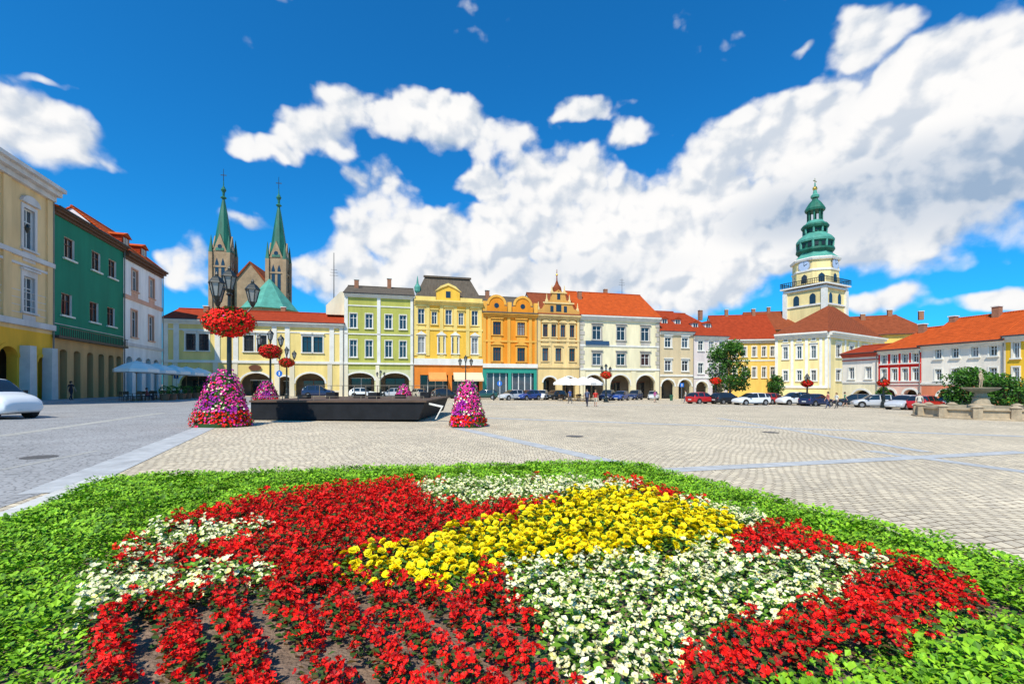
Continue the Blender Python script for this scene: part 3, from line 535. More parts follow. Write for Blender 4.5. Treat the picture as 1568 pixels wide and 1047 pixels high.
whites=[W([(175,862),(235,815),(395,806),(418,824),(330,836),(250,848)]),W([(112,950),(130,885),(170,862),(245,870),(320,868),(430,868),(435,892),(320,908),(240,925),(160,945)]),
 W([(630,745),(720,736),(900,737),(990,747),(960,757),(880,763),(840,768),(700,777),(650,768)]),W([(990,763),(1060,768),(1190,803),(1125,835),(1100,805),(1040,785)]),
 W([(755,868),(880,856),(1000,846),(1120,832),(1120,850),(1200,862),(1365,862),(1290,912),(1200,937),(1100,978),(1010,1045),(960,1100),(900,1060),(850,990),(790,925)])]
yellow=W([(500,884),(640,834),(800,790),(890,758),(985,755),(1045,780),(1120,800),(1138,830),(1000,849),(880,859),(760,872),(710,894),(600,900),(515,895)])
sparse=W([(120,955),(320,912),(500,905),(740,898),(850,985),(900,1060),(900,1200),(60,1200)])
redR=W([(1115,848),(1200,810),(1262,828),(1350,858),(1200,862)])
def leaf(mb,p,d,up,s,mi):
    d=d.normalized(); sd=d.cross(up).normalized()*s*.38; tip=p+d*s; mid=p+d*s*.5-up*.0
    mb.add([p,mid+sd+up*s*.12,tip,mid-sd+up*s*.12],[(0,1,2),(0,2,3)],mi)
def rdir(zmin=-1):
    while True:
        v=Vector((ru(-1,1),ru(-1,1),ru(zmin,1)))
        if .05<v.length<1: return v.normalized()
def flower(mb,p,nrm,r,k,mi,mc,cup=.25,pa=.7):
    a=nrm.orthogonal().normalized(); b=nrm.cross(a); ph=R()*6
    for i in range(k):
        t=ph+2*math.pi*i/k; d=a*math.cos(t)+b*math.sin(t); sd=(b*math.cos(t)-a*math.sin(t))*r*.62; rr=r*ru(.75,1.15)
        mb.add([p,p+d*rr*.6+sd+nrm*r*cup,p+d*rr+nrm*r*ru(-.1,.6),p+d*rr*.6-sd+nrm*r*cup],[(0,1,2,3)],mi if R()<pa else mi+1)
    if mc is not None: mb.add([p+nrm*r*.25+a*r*.16,p+nrm*r*.25+b*r*.16,p+nrm*r*.25-a*r*.16,p+nrm*r*.25-b*r*.16],[(0,1,2,3)],mc)
def trm(name,col,var=.0,t=.0):
    if name in MC: return MC[name]
    m=bpy.data.materials.new(name); m.use_nodes=True; n=m.node_tree.nodes; l=m.node_tree.links; p=n['Principled BSDF']; p.inputs['Roughness'].default_value=.55; p.inputs['Specular IOR Level'].default_value=.25
    oi=n.new('ShaderNodeObjectInfo'); mr=n.new('ShaderNodeMapRange'); mr.inputs[3].default_value=.75; mr.inputs[4].default_value=1.18; l.new(oi.outputs['Random'],mr.inputs[0])
    vm=n.new('ShaderNodeVectorMath'); vm.operation='SCALE'; vm.inputs[0].default_value=col; l.new(mr.outputs[0],vm.inputs['Scale']); l.new(vm.outputs[0],p.inputs['Base Color'])
    MC[name]=m; return m
LG=trm('leaf_green',(.11,.24,.02)); LD=trm('leaf_dark',(.05,.11,.02)); LY=trm('leaf_lime',(.20,.38,.03)); CEN=M('stamen',(.8,.55,.05),.7)
REDM=[trm('petal_red',(.86,.012,.006)),trm('petal_red_deep',(.45,.003,.006))]; WHM=[trm('petal_white',(.88,.84,.52)),trm('petal_cream',(.78,.76,.25))]; YEM=[trm('petal_yellow',(.97,.80,.004)),trm('petal_gold',(.92,.62,.003))]
BRZ=trm('leaf_bronze',(.12,.07,.02))
def plant(kind,slim=False):
    mb=MB(); rad={'red':.115,'white':.115,'yellow':.12}[kind]*(.85 if slim else 1); hh={'red':.20,'white':.20,'yellow':.21}[kind]
    for i in range(50):
        t=R()*6.28; r=rad*math.sqrt(R()); z=ru(.01,hh*.85)*(1-.35*(r/rad)**2); d=Vector((math.cos(t),math.sin(t),ru(-.1,.6)))
        leaf(mb,Vector((r*.8*math.cos(t),r*.8*math.sin(t),z)),d,Vector((0,0,1)),ru(.035,.06),random.choice([2,2,3]) )
    nf={'red':23,'white':18,'yellow':14}[kind]; sx_,sy_=ru(-.02,.02),ru(-.02,.02)
    for i in range(nf):
        t=R()*6.28; r=rad*math.sqrt(R())*1.08; z=hh*(1-.6*(r/rad)**2)+ru(-.03,.045); nrm=Vector((math.cos(t)*r/rad*.8+ru(-.6,.6),math.sin(t)*r/rad*.8+ru(-.6,.6),1)).normalized()
        p=Vector((r*math.cos(t)+sx_,r*math.sin(t)+sy_,z))
        if kind=='yellow':
            flower(mb,p,nrm,.036,8,0,None,pa=.85); flower(mb,p+nrm*.010,nrm,.027,7,0,None,pa=.85); flower(mb,p+nrm*.018,nrm,.015,5,0,None,pa=.85)
        elif kind=='red':
            for _ in range(2): flower(mb,p+rdir()*.016,(nrm+rdir()*.6).normalized(),ru(.017,.025),3,0,None,.5)
        else:
            flower(mb,p,nrm,ru(.017,.024),4,0,4,.35)
            if R()<.7: flower(mb,p+rdir()*.025,(nrm+rdir()*.6).normalized(),ru(.014,.021),3,0,None,.5)
    return mb
def clump():
    mb=MB()
    for i in range(110):
        t=R()*6.28; r=.17*math.sqrt(R()); z=ru(.0,.085)*(1-.4*(r/.17)); d=Vector((math.cos(t+ru(-1,1)),math.sin(t+ru(-1,1)),ru(-.1,.8)))
        leaf(mb,Vector((r*math.cos(t),r*math.sin(t),z)),d,Vector((0,0,1)),ru(.025,.05),random.choice([0,0,1,1,2]))
    return mb
pts={'red':[],'redrow':[],'white':[],'yellow':[],'green':[]}
th=math.radians(-50); ca,sa=math.cos(th),math.sin(th)
def grid(sp_r,sp_c,fn):
    N=int(24/sp_r); Mx=int(24/sp_c)
    for i in range(-N//2,N//2):
        for j in range(-Mx//2,Mx//2):
            a,b_=j*sp_c+ru(-.3,.3)*sp_c,i*sp_r+ru(-.09,.09)*sp_r; x=a*ca-b_*sa; y=5+a*sa+b_*ca
            if y<1.7 or abs(x)>1.2*y+.8: continue
            fn(x,y)
def f1(x,y):
    if inside((x,y),sparse) or not inside((x,y),red): return
    if inside((x,y),yellow): pts['yellow'].append((x,y))
    elif inside((x,y),redR): pts['red'].append((x,y))
    elif any(inside((x,y),w) for w in whites): pts['white'].append((x,y))
    else: pts['red'].append((x,y))
grid(.20,.18,f1)
def f2(x,y):
    if inside((x,y),sparse) and not any(inside((x,y),w) for w in whites+[yellow]) and R()>.05: pts['redrow'].append((x,y))
grid(.30,.15,f2)
def f3(x,y):
    if inside((x,y),bed) and not inside((x,y),red):
        if R()>.05: pts['green'].append((x,y))
grid(.155,.155,f3)
def instance(name,plist,makers,mats,sc=(.85,1.2),tilt=.12,e=None):
    e=e or E(name,(plist[0][0],plist[0][1],0)); ox,oy=e.location.x,e.location.y; groups=[[] for _ in makers]
    for p in plist: random.choice(groups).append(p)
    for k,(gp,mk) in enumerate(zip(groups,makers)):
        q=MB()
        for x,y in gp:
            s=ru(*sc)*.1/2; t=R()*6.28; a=Vector((math.cos(t),math.sin(t),ru(-tilt,tilt))); b_=Vector((-math.sin(t),math.cos(t),ru(-tilt,tilt))); c=Vector((x-ox,y-oy,gz(x,y)+.05))
            q.quad(c-a*s-b_*s,c+a*s-b_*s,c+a*s+b_*s,c-a*s+b_*s)
        em=q.obj('planting_%d'%k,mats[0],e); em.instance_type='FACES'; em.use_instance_faces_scale=True; em.instance_faces_scale=10; em.show_instancer_for_render=False; em.show_instancer_for_viewport=False
        mk.obj('plant_%d'%k,mats,em)
    return e
rm=[REDM[0],REDM[1],LD,BRZ,CEN]
eb=instance('red_begonia_bed',pts['red'],[plant('red') for _ in range(6)],rm,(.85,1.2)); instance('',pts['redrow'],[plant('red',True) for _ in range(5)],rm,(.8,1.1),e=eb)
instance('white_begonia_bed',pts['white'],[plant('white') for _ in range(6)],[WHM[0],WHM[1],LG,LY,CEN],(.85,1.25))
instance('yellow_marigold_bed',pts['yellow'],[plant('yellow') for _ in range(5)],[YEM[0],YEM[1],LG,LG,CEN],(.9,1.2))
instance('green_ground_cover',pts['green'],[clump() for _ in range(5)],[trm('cover_green',(.17,.38,.012)),trm('cover_lime',(.29,.53,.02)),trm('cover_deep',(.08,.20,.012))],(.7,1.35),.25)
# ---------------------------------------------------------------- flower masses
PINK=[trm('petal_pink',(.80,.05,.30)),trm('petal_magenta',(.45,.02,.35)),REDM[0],WHM[0],LG,LD]
def flowermass(name,parent,n,fn,weights,r=.045,core=None):
    mb=MB()
    for i in range(n):
        p,nr,k=fn(); nr=(nr+rdir()*.5).normalized()
        if k is None: k=random.choices(range(4),weights)[0]
        if R()<.33: leaf(mb,p-nr*.04,(nr+rdir()).normalized(),Vector((0,0,1)),r*2.4,4 if R()<.6 else 5)
        else:
            a=nr.orthogonal().normalized(); b_=nr.cross(a); t0=R()*6; s=r*ru(.8,1.25); ring=[p+(a*math.cos(t0+t*1.2566)+b_*math.sin(t0+t*1.2566))*s for t in range(5)]
            mb.add([p-nr*s*.3]+ring,[(0,j+1,(j+1)%5+1) for j in range(5)],k)
    return mb.obj(name,PINK,parent)
def cone(name,px,D,h,w,n=3800,redb=.25):
    x,y,z=AT(px,D); e=E(name,(x,y,z)); off_=[(R()*6,ru(2,5),R()*6) for _ in range(4)]
    def fn():
        t=R()*6.283; f=1-math.sqrt(R())*.999; f=min(f*1.05,1); rr=w/2*(1-.62*f**1.3)*(1+.09*math.sin(3*t+off_[0][0])+.07*math.sin(5*t+f*9))*ru(.86,1.05)
        if f>.93: rr*=R()
        p=Vector((rr*math.cos(t),rr*math.sin(t),.06+f*h)); k=None
        v=math.sin(2.2*t+off_[1][0]+f*5)+.8*math.sin(4*t-f*11+off_[2][0])
        k=2 if f<redb and R()<.85 else (0 if v>.25 else (1 if v<-.5 else (3 if R()<.4 else 0)))
        if R()<.12: k=random.choice([0,1,2,2])
        return p,Vector((math.cos(t),math.sin(t),.4)),k
    flowermass('blossoms',e,n,fn,None,.042 if D<30 else .07)
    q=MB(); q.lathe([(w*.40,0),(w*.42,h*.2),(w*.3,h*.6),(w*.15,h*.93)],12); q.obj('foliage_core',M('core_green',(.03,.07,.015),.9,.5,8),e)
    q=MB(); q.lathe([(w*.47,0),(w*.5,.16),(w*.44,.161)],16); q.obj('planter_rim',M('planter_green',(.05,.12,.03),.8),e)
cone('flower_tower_planter',343,G(343,652)[1],2.25,2.1); cone('flower_tower_planter',715,G(715,653)[1],1.95,1.55)
cone('flower_tower_planter',408,41,2.0,2.2,2000); cone('flower_tower_planter',618,44,1.9,1.8,1600)
# ---------------------------------------------------------------- street lamps
LGL=M('lantern_glass',(.30,.31,.29),.15,.1,spec=.6)
def lamp(px,D,top,arms=3,basket=None,rz=0,bs=1,fs=1):
    x,y,z=AT(px,D); e=E('street_lamp',(x,y,z),rz); h=top-z; k=h/6.7
    q=MB(); q.lathe([(.34,0),(.36,.12),(.25,.2),(.22,.55),(.26,.62),(.17,.75),(.13,1.2),(.15,1.25),(.10,1.4),(.085,h*.62),(.12,h*.63),(.075,h*.65),(.06,h-1.25*k),(.13,h-1.2*k),(.05,h-1.1*k)],10)
    gl=MB()
    def lant(cx,cy,z0):
        s=k
        gl.lathe([(.13*s,z0+.12*s),(.25*s,z0+.62*s)],6,cx,cy)
        q.lathe([(.03*s,z0-.12*s),(.09*s,z0-.02*s),(.14*s,z0+.11*s)],6,cx,cy); q.lathe([(.31*s,z0+.625*s),(.29*s,z0+.68*s),(.17*s,z0+.84*s),(.06*s,z0+.93*s),(.07*s,z0+.98*s),(.015*s,z0+1.1*s)],6,cx,cy)
        for i in range(6):
            t=i*math.pi/3; q.cyl((cx+.137*s*math.cos(t),cy+.137*s*math.sin(t),z0+.1*s),(cx+.262*s*math.cos(t),cy+.262*s*math.sin(t),z0+.63*s),.024*s,.024*s,4)
    lant(0,0,h-1.1*k)
    for i in range(arms-1 if arms>1 else 0):
        t=2*math.pi*i/(arms-1)+.2; R_=.85*k; zz=h-1.75*k; pr=None
        for j in range(9):
            f=j/8; rr=R_*f; zc=zz-.35*k*math.sin(f*math.pi)*1.0+.12*k*f; pt=(rr*math.cos(t),rr*math.sin(t),zc)
            if pr: q.cyl(pr,pt,.035*k,.035*k,6)
            pr=pt
        lant(R_*math.cos(t),R_*math.sin(t),zz+.2*k)
    q.obj('post_and_arms',DARK,e); gl.obj('lantern_panes',LGL,e)
    if basket:
        zb=basket-z; rb=.95*bs
        def fn():
            d=rdir(); d.z*= .62; return Vector((d.x*rb*ru(.8,1.07),d.y*rb*ru(.8,1.07),zb+d.z*rb*ru(.8,1.1))),Vector((d.x,d.y,d.z+.3)),(2 if R()<.93 else None)
        flowermass('hanging_flowers',e,int(2300*fs),fn,[1,0,8,0],.05 if D<30 else .075)
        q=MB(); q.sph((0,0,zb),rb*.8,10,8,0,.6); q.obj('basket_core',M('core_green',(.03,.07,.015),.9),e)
Dm=G(350,652)[1]
lamp(351,Dm,ZY(407,Dm),4,ZY(493,Dm),rz=.35)
lamp(414,42,ZY(503,42),3,ZY(538,42),rz=.1,bs=1.05,fs=.5); lamp(439,54,ZY(530,54),3,ZY(555,54),rz=.3,bs=.9,fs=.4)
lamp(713,66,ZY(543,66),3,None,.1); lamp(928,60,ZY(556,60),3,ZY(574,60),.2,bs=.8,fs=.3); lamp(1096,62,ZY(565,62),3,ZY(583,62),.2,.8,fs=.3); lamp(1236,56,ZY(571,56),3,ZY(587,56),.5,.7,fs=.3); lamp(1353,50,ZY(575,50),3,ZY(586,50),.3,.6,fs=.3); lamp(583,70,ZY(566,70),3,None,.4)
# ---------------------------------------------------------------- stage
x0,y0,_=G(384,643); x1,_,_=G(657,643); e=E('open_air_stage',(x0,y0,gz(x0,y0))); w=x1-x0; zt=.92
q=MB(); q.prism([(0,.02),(w-.25,.02),(w+.05,zt-.06),(0,zt-.06)],0,8); q.obj('black_skirt',M('stage_black',(.012,.013,.016),.8,.4,2),e)
q=MB(); q.box(-.05,w+.15,-.08,8.1,zt-.055,zt+.03); q.obj('deck',M('stage_deck',(.12,.075,.05),.8,.3,1),e)
q=MB()
for k in range(12):
    xx=k*w/11; q.cyl((xx,7.9,zt+.03),(xx,7.9,zt+.75),.025,.025,5)
    q.cyl((xx,.02,zt+.03),(xx,.02,zt+.22),.02,.02,5)
q.cyl((0,7.9,zt+.75),(w,7.9,zt+.75),.02,.02,5); q.cyl((0,.02,zt+.22),(w,.02,zt+.22),.012,.012,5); q.obj('rail',M('rail_steel',(.22,.17,.12),.6),e)
q=MB(); q.prism([(w+.2,zt-.1),(w+.9,zt-.25),(w+.55,.02),(w+.5,.02),(w+.8,zt-.32),(w+.2,zt-.18)],.3,.45); q.obj('side_brace',WHITE,e)
q=MB()
for i in range(6): q.box(w*.1+i*1.3,w*.1+i*1.3+.5,3+(i%3)*.7,3.6+(i%3)*.7,zt+.033,zt+.25+.12*(i%2))
q.obj('stage_monitors',M('stage_black',(.012,.013,.016)),e)
# ---------------------------------------------------------------- cars
TYRE=M('tyre',(.02,.02,.02),.8); HUB=M('wheel_alloy',(.45,.45,.46),.35,metal=.7); CG=M('car_glass',(.015,.02,.025),.05,spec=.9)
def paint(name,c): return M('paint_'+name,c,.25,.03,spec=.7)
CC={'white':(.75,.76,.76),'silver':(.50,.51,.53),'blue':(.02,.06,.25),'red':(.50,.015,.015),'dark':(.02,.025,.03),'green':(.02,.07,.05),'navy':(.015,.03,.09),'beige':(.5,.45,.35)}
def car(px,D,colr,rz,hs=1.0,ls=1.0,name='parked_car'):
    x,y,z=AT(px,D); D2=D; e=E(name,(x,y,z+.0),rz)
    st=[(-2.05,.40,.72,.74,.74,.62),(-2.0,.28,.90,.94,.82,.70),(-1.86,.24,.95,1.22,.86,.64),(-1.5,.23,.95,1.45,.87,.63),(-.35,.22,.92,1.50,.88,.64),(.25,.22,.90,1.45,.88,.63),(1.02,.22,.88,.96,.87,.74),(1.14,.22,.87,.93,.87,.72),(1.7,.24,.80,.85,.85,.68),(1.96,.28,.68,.74,.81,.62),(2.07,.36,.54,.58,.74,.55)]
    q=MB(); vs=[]
    for (xx,zb,zl,zr,wb,wr) in st:
        xx*=ls; zl*=1+(hs-1)*.6; zr*=hs
        half=[(wb*.86,zb),(wb*.98,zb+.10),(wb,(zb+zl)/2+.05),(wb*.955,zl),(wr,zr-.03),(wr*.6,zr+.02)]
        vs+= [(xx,a,c) for a,c in half]+[(xx,-a,c) for a,c in reversed(half)]
    q.v=[tuple(v) for v in vs]; n=12; ns=len(st)
    for i in range(ns-1):
        for k in range(n):
            k2=(k+1)%n; mi=0
            if k in(3,7) and 2<=i<=5: mi=1
            if k in(4,5,6) and i in(1,2,5): mi=1
            q.f.append((i*n+k,i*n+k2,(i+1)*n+k2,(i+1)*n+k)); q.m.append(mi)
    q.f.append(tuple(range(n-1,-1,-1)));q.m.append(0); q.f.append(tuple((ns-1)*n+k for k in range(n)));q.m.append(0)
    ob=q.obj('body',[paint(colr,CC[colr]),CG],e,True); me=ob.data
    at=me.attributes.new('crease_edge','FLOAT','EDGE')
    for ed in me.edges:
        a,b_=ed.vertices; ia,ka=divmod(a,n); ib,kb=divmod(b_,n); c=0
        if ka==kb: c={3:.75,8:.75,0:.7,11:.7,4:.55,7:.55}.get(ka,0)
        elif ia==ib: c={3:.35,5:.5,6:.6,1:.5,0:.5,ns-1:.5}.get(ia,0)
        at.data[ed.index].value=c
    md=ob.modifiers.new('s','SUBSURF'); md.levels=2; md.render_levels=2
    t=MB();hb=MB();ac=MB();pl=MB()
    for sx in(-1.27*ls,1.3*ls):
        for sy in(-1,1):
            ac.cyl((sx,sy*.60,.36),(sx,sy*.868,.36),.385,.385,18); t.cyl((sx,sy*.66,.32),(sx,sy*.88,.32),.32,.32,18); hb.cyl((sx,sy*.875,.32),(sx,sy*.888,.32),.2,.2,12)
    for xx in(-1.33,-.38): 
        for sy in(-1,1): pl.add([((xx-.05)*ls,sy*.845,.93*(1+(hs-1)*.6)),((xx+.05)*ls,sy*.845,.93*(1+(hs-1)*.6)),((xx+.04)*ls,sy*.66,1.42*hs),((xx-.04)*ls,sy*.66,1.42*hs)],[(0,1,2,3)])
    ac.obj('wheel_wells',TYRE,e); t.obj('tyres',TYRE,e); hb.obj('hubs',HUB,e); pl.obj('pillars',paint(colr,CC[colr]),e)
    l=MB();
    for sy in(-.55,.55): l.box(1.9*ls,2.0*ls,sy-.14,sy+.14,.56,.68)
    l.box(1.98*ls,2.08*ls,-.26,.26,.36,.46); l.box(-2.07*ls,-1.98*ls,-.26,.26,.52,.63); l.obj('headlamps_and_plates',M('lamp_clear',(.7,.7,.68),.2),e)
    l=MB()
    for sy in(-.66,.66): l.box(-2.03*ls,-1.93*ls,sy-.1,sy+.1,.66,.86)
    l.obj('tail_lamps',M('lamp_red',(.5,.02,.02),.3),e)
    l=MB()
    for sy in(-1,1): l.box(.62*ls,.8*ls,sy*.93-.07,sy*.93+.07,.92*hs,1.04*hs)
    l.box(-1.1*ls,1.1*ls,-.875,.875,.19,.27); l.obj('mirrors_and_sills',M('trim_black',(.03,.03,.03),.5),e)
al=math.atan2(.2524,1)
for (px,py,c,ang,hs,ls) in [(488,604,'navy',0.1,1.2,1.15),(556,607,'white',.0,1,1),(600,608,'silver',3.1,1,1),(640,609,'beige',1.9,1,1),(682,610,'dark',.2,1.05,1),(742,611,'green',2.8,1,1.05),(784,612.5,'silver',3.6,1,1),(809,612.5,'blue',3.7,1,1),(829,612,'white',4.2,1,1),(850,612,'dark',3.7,1,1),(930,613,'navy',4.0,1.1,1),(950,613,'blue',3.9,1,1),(972,612,'navy',3.9,1.1,1),(1000,612,'silver',4.2,1,1),(1075,618,'red',.15,1,1),(1112,618.5,'dark',.1,1,1),(1150,620,'white',3.1,1,1.05),(1183,619,'red',.2,1,1),(1216,620,'white',3.0,1.1,1),(1250,621.5,'navy',.1,1,1),(1338,624,'silver',2.5,1,1),(1385,627,'silver',3.3,1,1),(1418,628,'red',.2,1,1),(1455,627,'white',3.0,1,1),(1308,622,'dark',2.2,1,1)]:
    D=G(px,py)[1]
    if px<1120: D=min(D,DB(px)-4.2)
    elif px>1295: D=min(D,DR(px)-3)
    car(px,D,c,al+ang,hs,ls)
car(-18,21.3,'white',-.15,1.26,1.0,'white_car')
# ---------------------------------------------------------------- trees
BARK=M('bark',(.10,.07,.05),.95,.4,6,.6)
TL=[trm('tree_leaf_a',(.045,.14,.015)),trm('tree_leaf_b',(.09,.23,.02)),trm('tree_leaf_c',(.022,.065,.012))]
def tree(name,px,D,h,w,trunk=.22,n=7000,ls=.28):
    x,y,z=AT(px,D); e=E(name,(x,y,z)); q=MB(); th_=h*trunk
    q.lathe([(.26,0),(.2,.3),(.16,th_),(.1,h*.55),(.03,h*.85)],8)
    cl=[]
    for i in range(46):
        f=R(); zz=th_+(h-th_)*(.06+.88*f); rr=w/2*(math.sin(math.pi*min(1,(.12+.86*f)))**.6)*ru(.35,.9); t=i*2.4+R()
        c=Vector((rr*math.cos(t),rr*math.sin(t),zz)); cl.append((c,ru(.10,.19)*w))
        if i%2==0: q.cyl((0,0,max(th_*.8,zz-h*.18)),c,.06,.015,5)
    q.obj('trunk_and_limbs',BARK,e); q=MB()
    for i in range(n):
        c,r=random.choice(cl); d=rdir(); rr=r*ru(.45,1.0)**.6; p=c+Vector((d.x,d.y,d.z*.75))*rr
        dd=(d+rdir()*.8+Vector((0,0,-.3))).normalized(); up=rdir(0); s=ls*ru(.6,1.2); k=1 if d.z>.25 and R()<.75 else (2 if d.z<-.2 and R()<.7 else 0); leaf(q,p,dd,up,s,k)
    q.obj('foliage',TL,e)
tree('maple_tree',1118,64,8.6,6.6); tree('round_tree',1487,46,4.1,5.2,.2,5200,.24); tree('round_tree',1536,43,3.3,4.0,.2,3800,.22); tree('small_tree',1188,68,4.0,2.6,.3,1600); tree('small_tree',1352,52,2.3,1.4,.3,900,.2)
# ---------------------------------------------------------------- fountain
Df=31.9; x,y,z=AT(1502,Df); e=E('stone_fountain',(x,y,z)); ST=M('fountain_stone',(.45,.35,.23),.85,.3,2.5,.4); 
q=MB(); n=12; prof=[(3.7,-.1),(3.7,.12),(3.45,.14),(3.35,.2),(3.3,.6),(3.45,.66),(3.45,.8),(3.05,.8),(3.05,.3)]
q.lathe(prof,n,ph=.2)
q.lathe([(.75,.2),(.7,.9),(.5,1.0),(.42,1.35),(.5,1.45),(.35,1.5),(.3,1.75),(.9,2.0),(1.02,2.12),(.95,2.14),(.3,2.05)],16)
for k in range(n): t=.2+2*math.pi*k/n; q.lathe([(.28,.12),(.26,.82),(.34,.86),(.1,1.0)],6,3.35*math.cos(t),3.35*math.sin(t))
q.obj('basin_and_bowl',ST,e,False); q=MB(); q.add([(3.05*math.cos(k*math.pi/12),3.05*math.sin(k*math.pi/12),.55) for k in range(24)],[tuple(range(24))]); q.obj('water',M('water',(.05,.12,.12),.05,.1,spec=.8),e)
def skin(name,joints,edges,sub=2):
    me=bpy.data.meshes.new(name); me.from_pydata([j[0] for j in joints],edges,[]); ob=bpy.data.objects.new(name,me); COL.objects.link(ob)
    ob.modifiers.new('skin','SKIN'); 
    sl=me.skin_vertices[0].data if me.skin_vertices else None
    for i,j in enumerate(joints): r=j[1]; sl[i].radius=(r,r) if not isinstance(r,tuple) else r
    sl[0].use_root=True
    md=ob.modifiers.new('sub','SUBSURF'); md.levels=sub; md.render_levels=sub
    bpy.context.view_layer.update(); dg=bpy.context.evaluated_depsgraph_get(); nm=bpy.data.meshes.new_from_object(ob.evaluated_get(dg)); bpy.data.objects.remove(ob); return nm
def person(name,loc,rz,h=1.7,top=(.4,.05,.05),bot=(.03,.04,.10),hair=(.05,.03,.02),stride=.22,sit=False,short=False,stone=None,base=None):
    k=h/1.7; st=stride
    J=[((0,0,.94),(.14,.10)),((0,.0,1.12),(.125,.09)),((0,.0,1.32),(.155,.10)),((0,-.01,1.45),.06),((0,.01,1.53),.055),((0,.02,1.60),(.075,.09)),((0,.01,1.66),(.065,.08)),
     ((-.10,0,.88),.095),((-.10,st*.6,.50),.06),((-.10,st*1.0-.05,.11),.042),((-.11,st+.12,.03),.035),
     ((.10,0,.88),.095),((.10,-st*.3,.50),.06),((.10,-st*1.1,.12),.042),((.11,-st*1.0+.13,.035),.035),
     ((-.19,0,1.38),.055),((-.235,-st*.3,1.12),.042),((-.24,-st*.4+.08,.90),.03),((-.24,-st*.4+.10,.82),(.035,.022)),
     ((.19,0,1.38),.055),((.235,st*.3,1.12),.042),((.24,st*.6+.06,.90),.03),((.24,st*.6+.09,.82),(.035,.022))]
    if sit:
        for i,p in((8,(-.11,.42,.50)),(9,(-.11,.44,.12)),(10,(-.11,.58,.04)),(12,(.11,.42,.50)),(13,(.11,.44,.12)),(14,(.11,.58,.04)),(17,(-.2,.22,.98)),(18,(-.17,.3,.98)),(21,(.2,.22,.98)),(22,(.17,.3,.98))): J[i]=(p,J[i][1])
        J=[((a[0],a[1],a[2]-.42 if i not in(8,9,10,12,13,14) else a[2]-.0),r) for i,(a,r) in enumerate(J)]
    Ed=[(0,1),(1,2),(2,3),(3,4),(4,5),(5,6),(0,7),(7,8),(8,9),(9,10),(0,11),(11,12),(12,13),(13,14),(2,15),(15,16),(16,17),(17,18),(2,19),(19,20),(20,21),(21,22)]
    nm=skin(name,J,Ed)
    mt=[M('skin_tone',(.55,.33,.23),.6),M('cloth_%d_%d_%d'%tuple(int(c*99) for c in top),top,.9,.2,5),M('cloth_%d_%d_%d'%tuple(int(c*99) for c in bot),bot,.9,.2,5),M('shoe',(.03,.03,.03),.5)] if not stone else [stone]*4
    for m in mt: nm.materials.append(m)
    zo=-.42 if sit else 0
    for p in nm.polygons:
        c=p.center; z=c.z-zo; p.use_smooth=True
        if sit and c.y>.18 and z<1.1: i=2 if c.z>.1 else 3
        else: i=0 if z>1.44 else (1 if z>.93 else (2 if z>(.5 if short else .1) else (0 if z>.1 else 3)))
        if abs(c.x)>.2 and z<1.2 and not sit: i=0
        p.material_index=i
    e=E(name,loc,rz,sc=k) if base is None else E(name,loc,rz,parent=base,sc=k)
    ob=bpy.data.objects.new('figure',nm); COL.objects.link(ob); ob.parent=e
    FJ=[];FE=[]
    for side in(18,22):
        w=Vector(J[side][0]); sg=-1 if side==18 else 1
        for f,(dy,ln) in enumerate(((-.028,.07),(-.009,.082),(.010,.078),(.028,.06))):
            o=len(FJ); FJ+=[((w.x,w.y+dy*.7,w.z+.01),.010),((w.x,w.y+dy,w.z-ln*.6),.009),((w.x-sg*.015,w.y+dy,w.z-ln),.008)]; FE+=[(o,o+1),(o+1,o+2)]
        o=len(FJ); FJ+=[((w.x,w.y+.02,w.z+.035),.011),((w.x-sg*.01,w.y+.05,w.z),.010),((w.x-sg*.02,w.y+.055,w.z-.03),.008)]; FE+=[(o,o+1),(o+1,o+2)]
    q=MB()
    for a,b_ in FE: q.cyl(FJ[a][0],FJ[b_][0],FJ[a][1],FJ[b_][1],6)
    hz=1.60+zo; q.sph((0,.115,hz-.005),.016,6,4); q.sph((-.078,.02,hz),.02,6,4); q.sph((.078,.02,hz),.02,6,4); q.obj('fingers_nose_ears',mt[0],e,True)
    q=MB(); q.lathe([(.098,hz+.0),(.105,hz+.05),(.09,hz+.1),(.05,hz+.128),(.005,hz+.135)],10,0,-.012); q.box(-.06,.06,-.105,-.03,hz-.09,hz+.02); q.obj('hair',M('hair_%d'%int(hair[0]*99),hair,.6) if not stone else stone,e,True)
    if not stone:
        q=MB(); q.sph((-.03,.10,hz+.02),.011,6,4); q.sph((.03,.10,hz+.02),.011,6,4); q.box(-.025,.025,.095,.104,hz-.045,hz-.038); q.obj('eyes_and_mouth',M('eye',(.05,.02,.02),.4),e)
    return e
person('statue',(0,0,2.08),math.pi+.2,1.25,stone=ST,base=e,stride=.04)
for px,py,rz,h,tp,bt,sh in((899,622.5,2.6,1.7,(.10,.12,.2),(.03,.03,.05),False),(912,622.5,2.9,1.6,(.55,.04,.03),(.5,.45,.35),True),(1268,625,1.3,1.7,(.6,.2,.15),(.05,.07,.15),False),(1281,625,1.6,1.62,(.7,.68,.62),(.1,.1,.1),False),(873,618,.5,1.68,(.05,.1,.3),(.1,.1,.1),False),(1294,623,4,1.7,(.1,.3,.15),(.03,.03,.06),True),(1050,617,1.2,1.7,(.6,.58,.5),(.06,.08,.2),False),(1003,616,5,1.65,(.5,.1,.3),(.4,.35,.28),True),(728,613,1.8,1.7,(.15,.2,.4),(.04,.04,.06),False),(1408,631,2.4,1.7,(.65,.6,.5),(.05,.06,.12),True)):
    x,y,z=G(px,py); person('pedestrian',(x,y,z),rz,h,tp,bt,short=sh,hair=(.05,.03,.02) if h>1.65 else (.25,.13,.05))
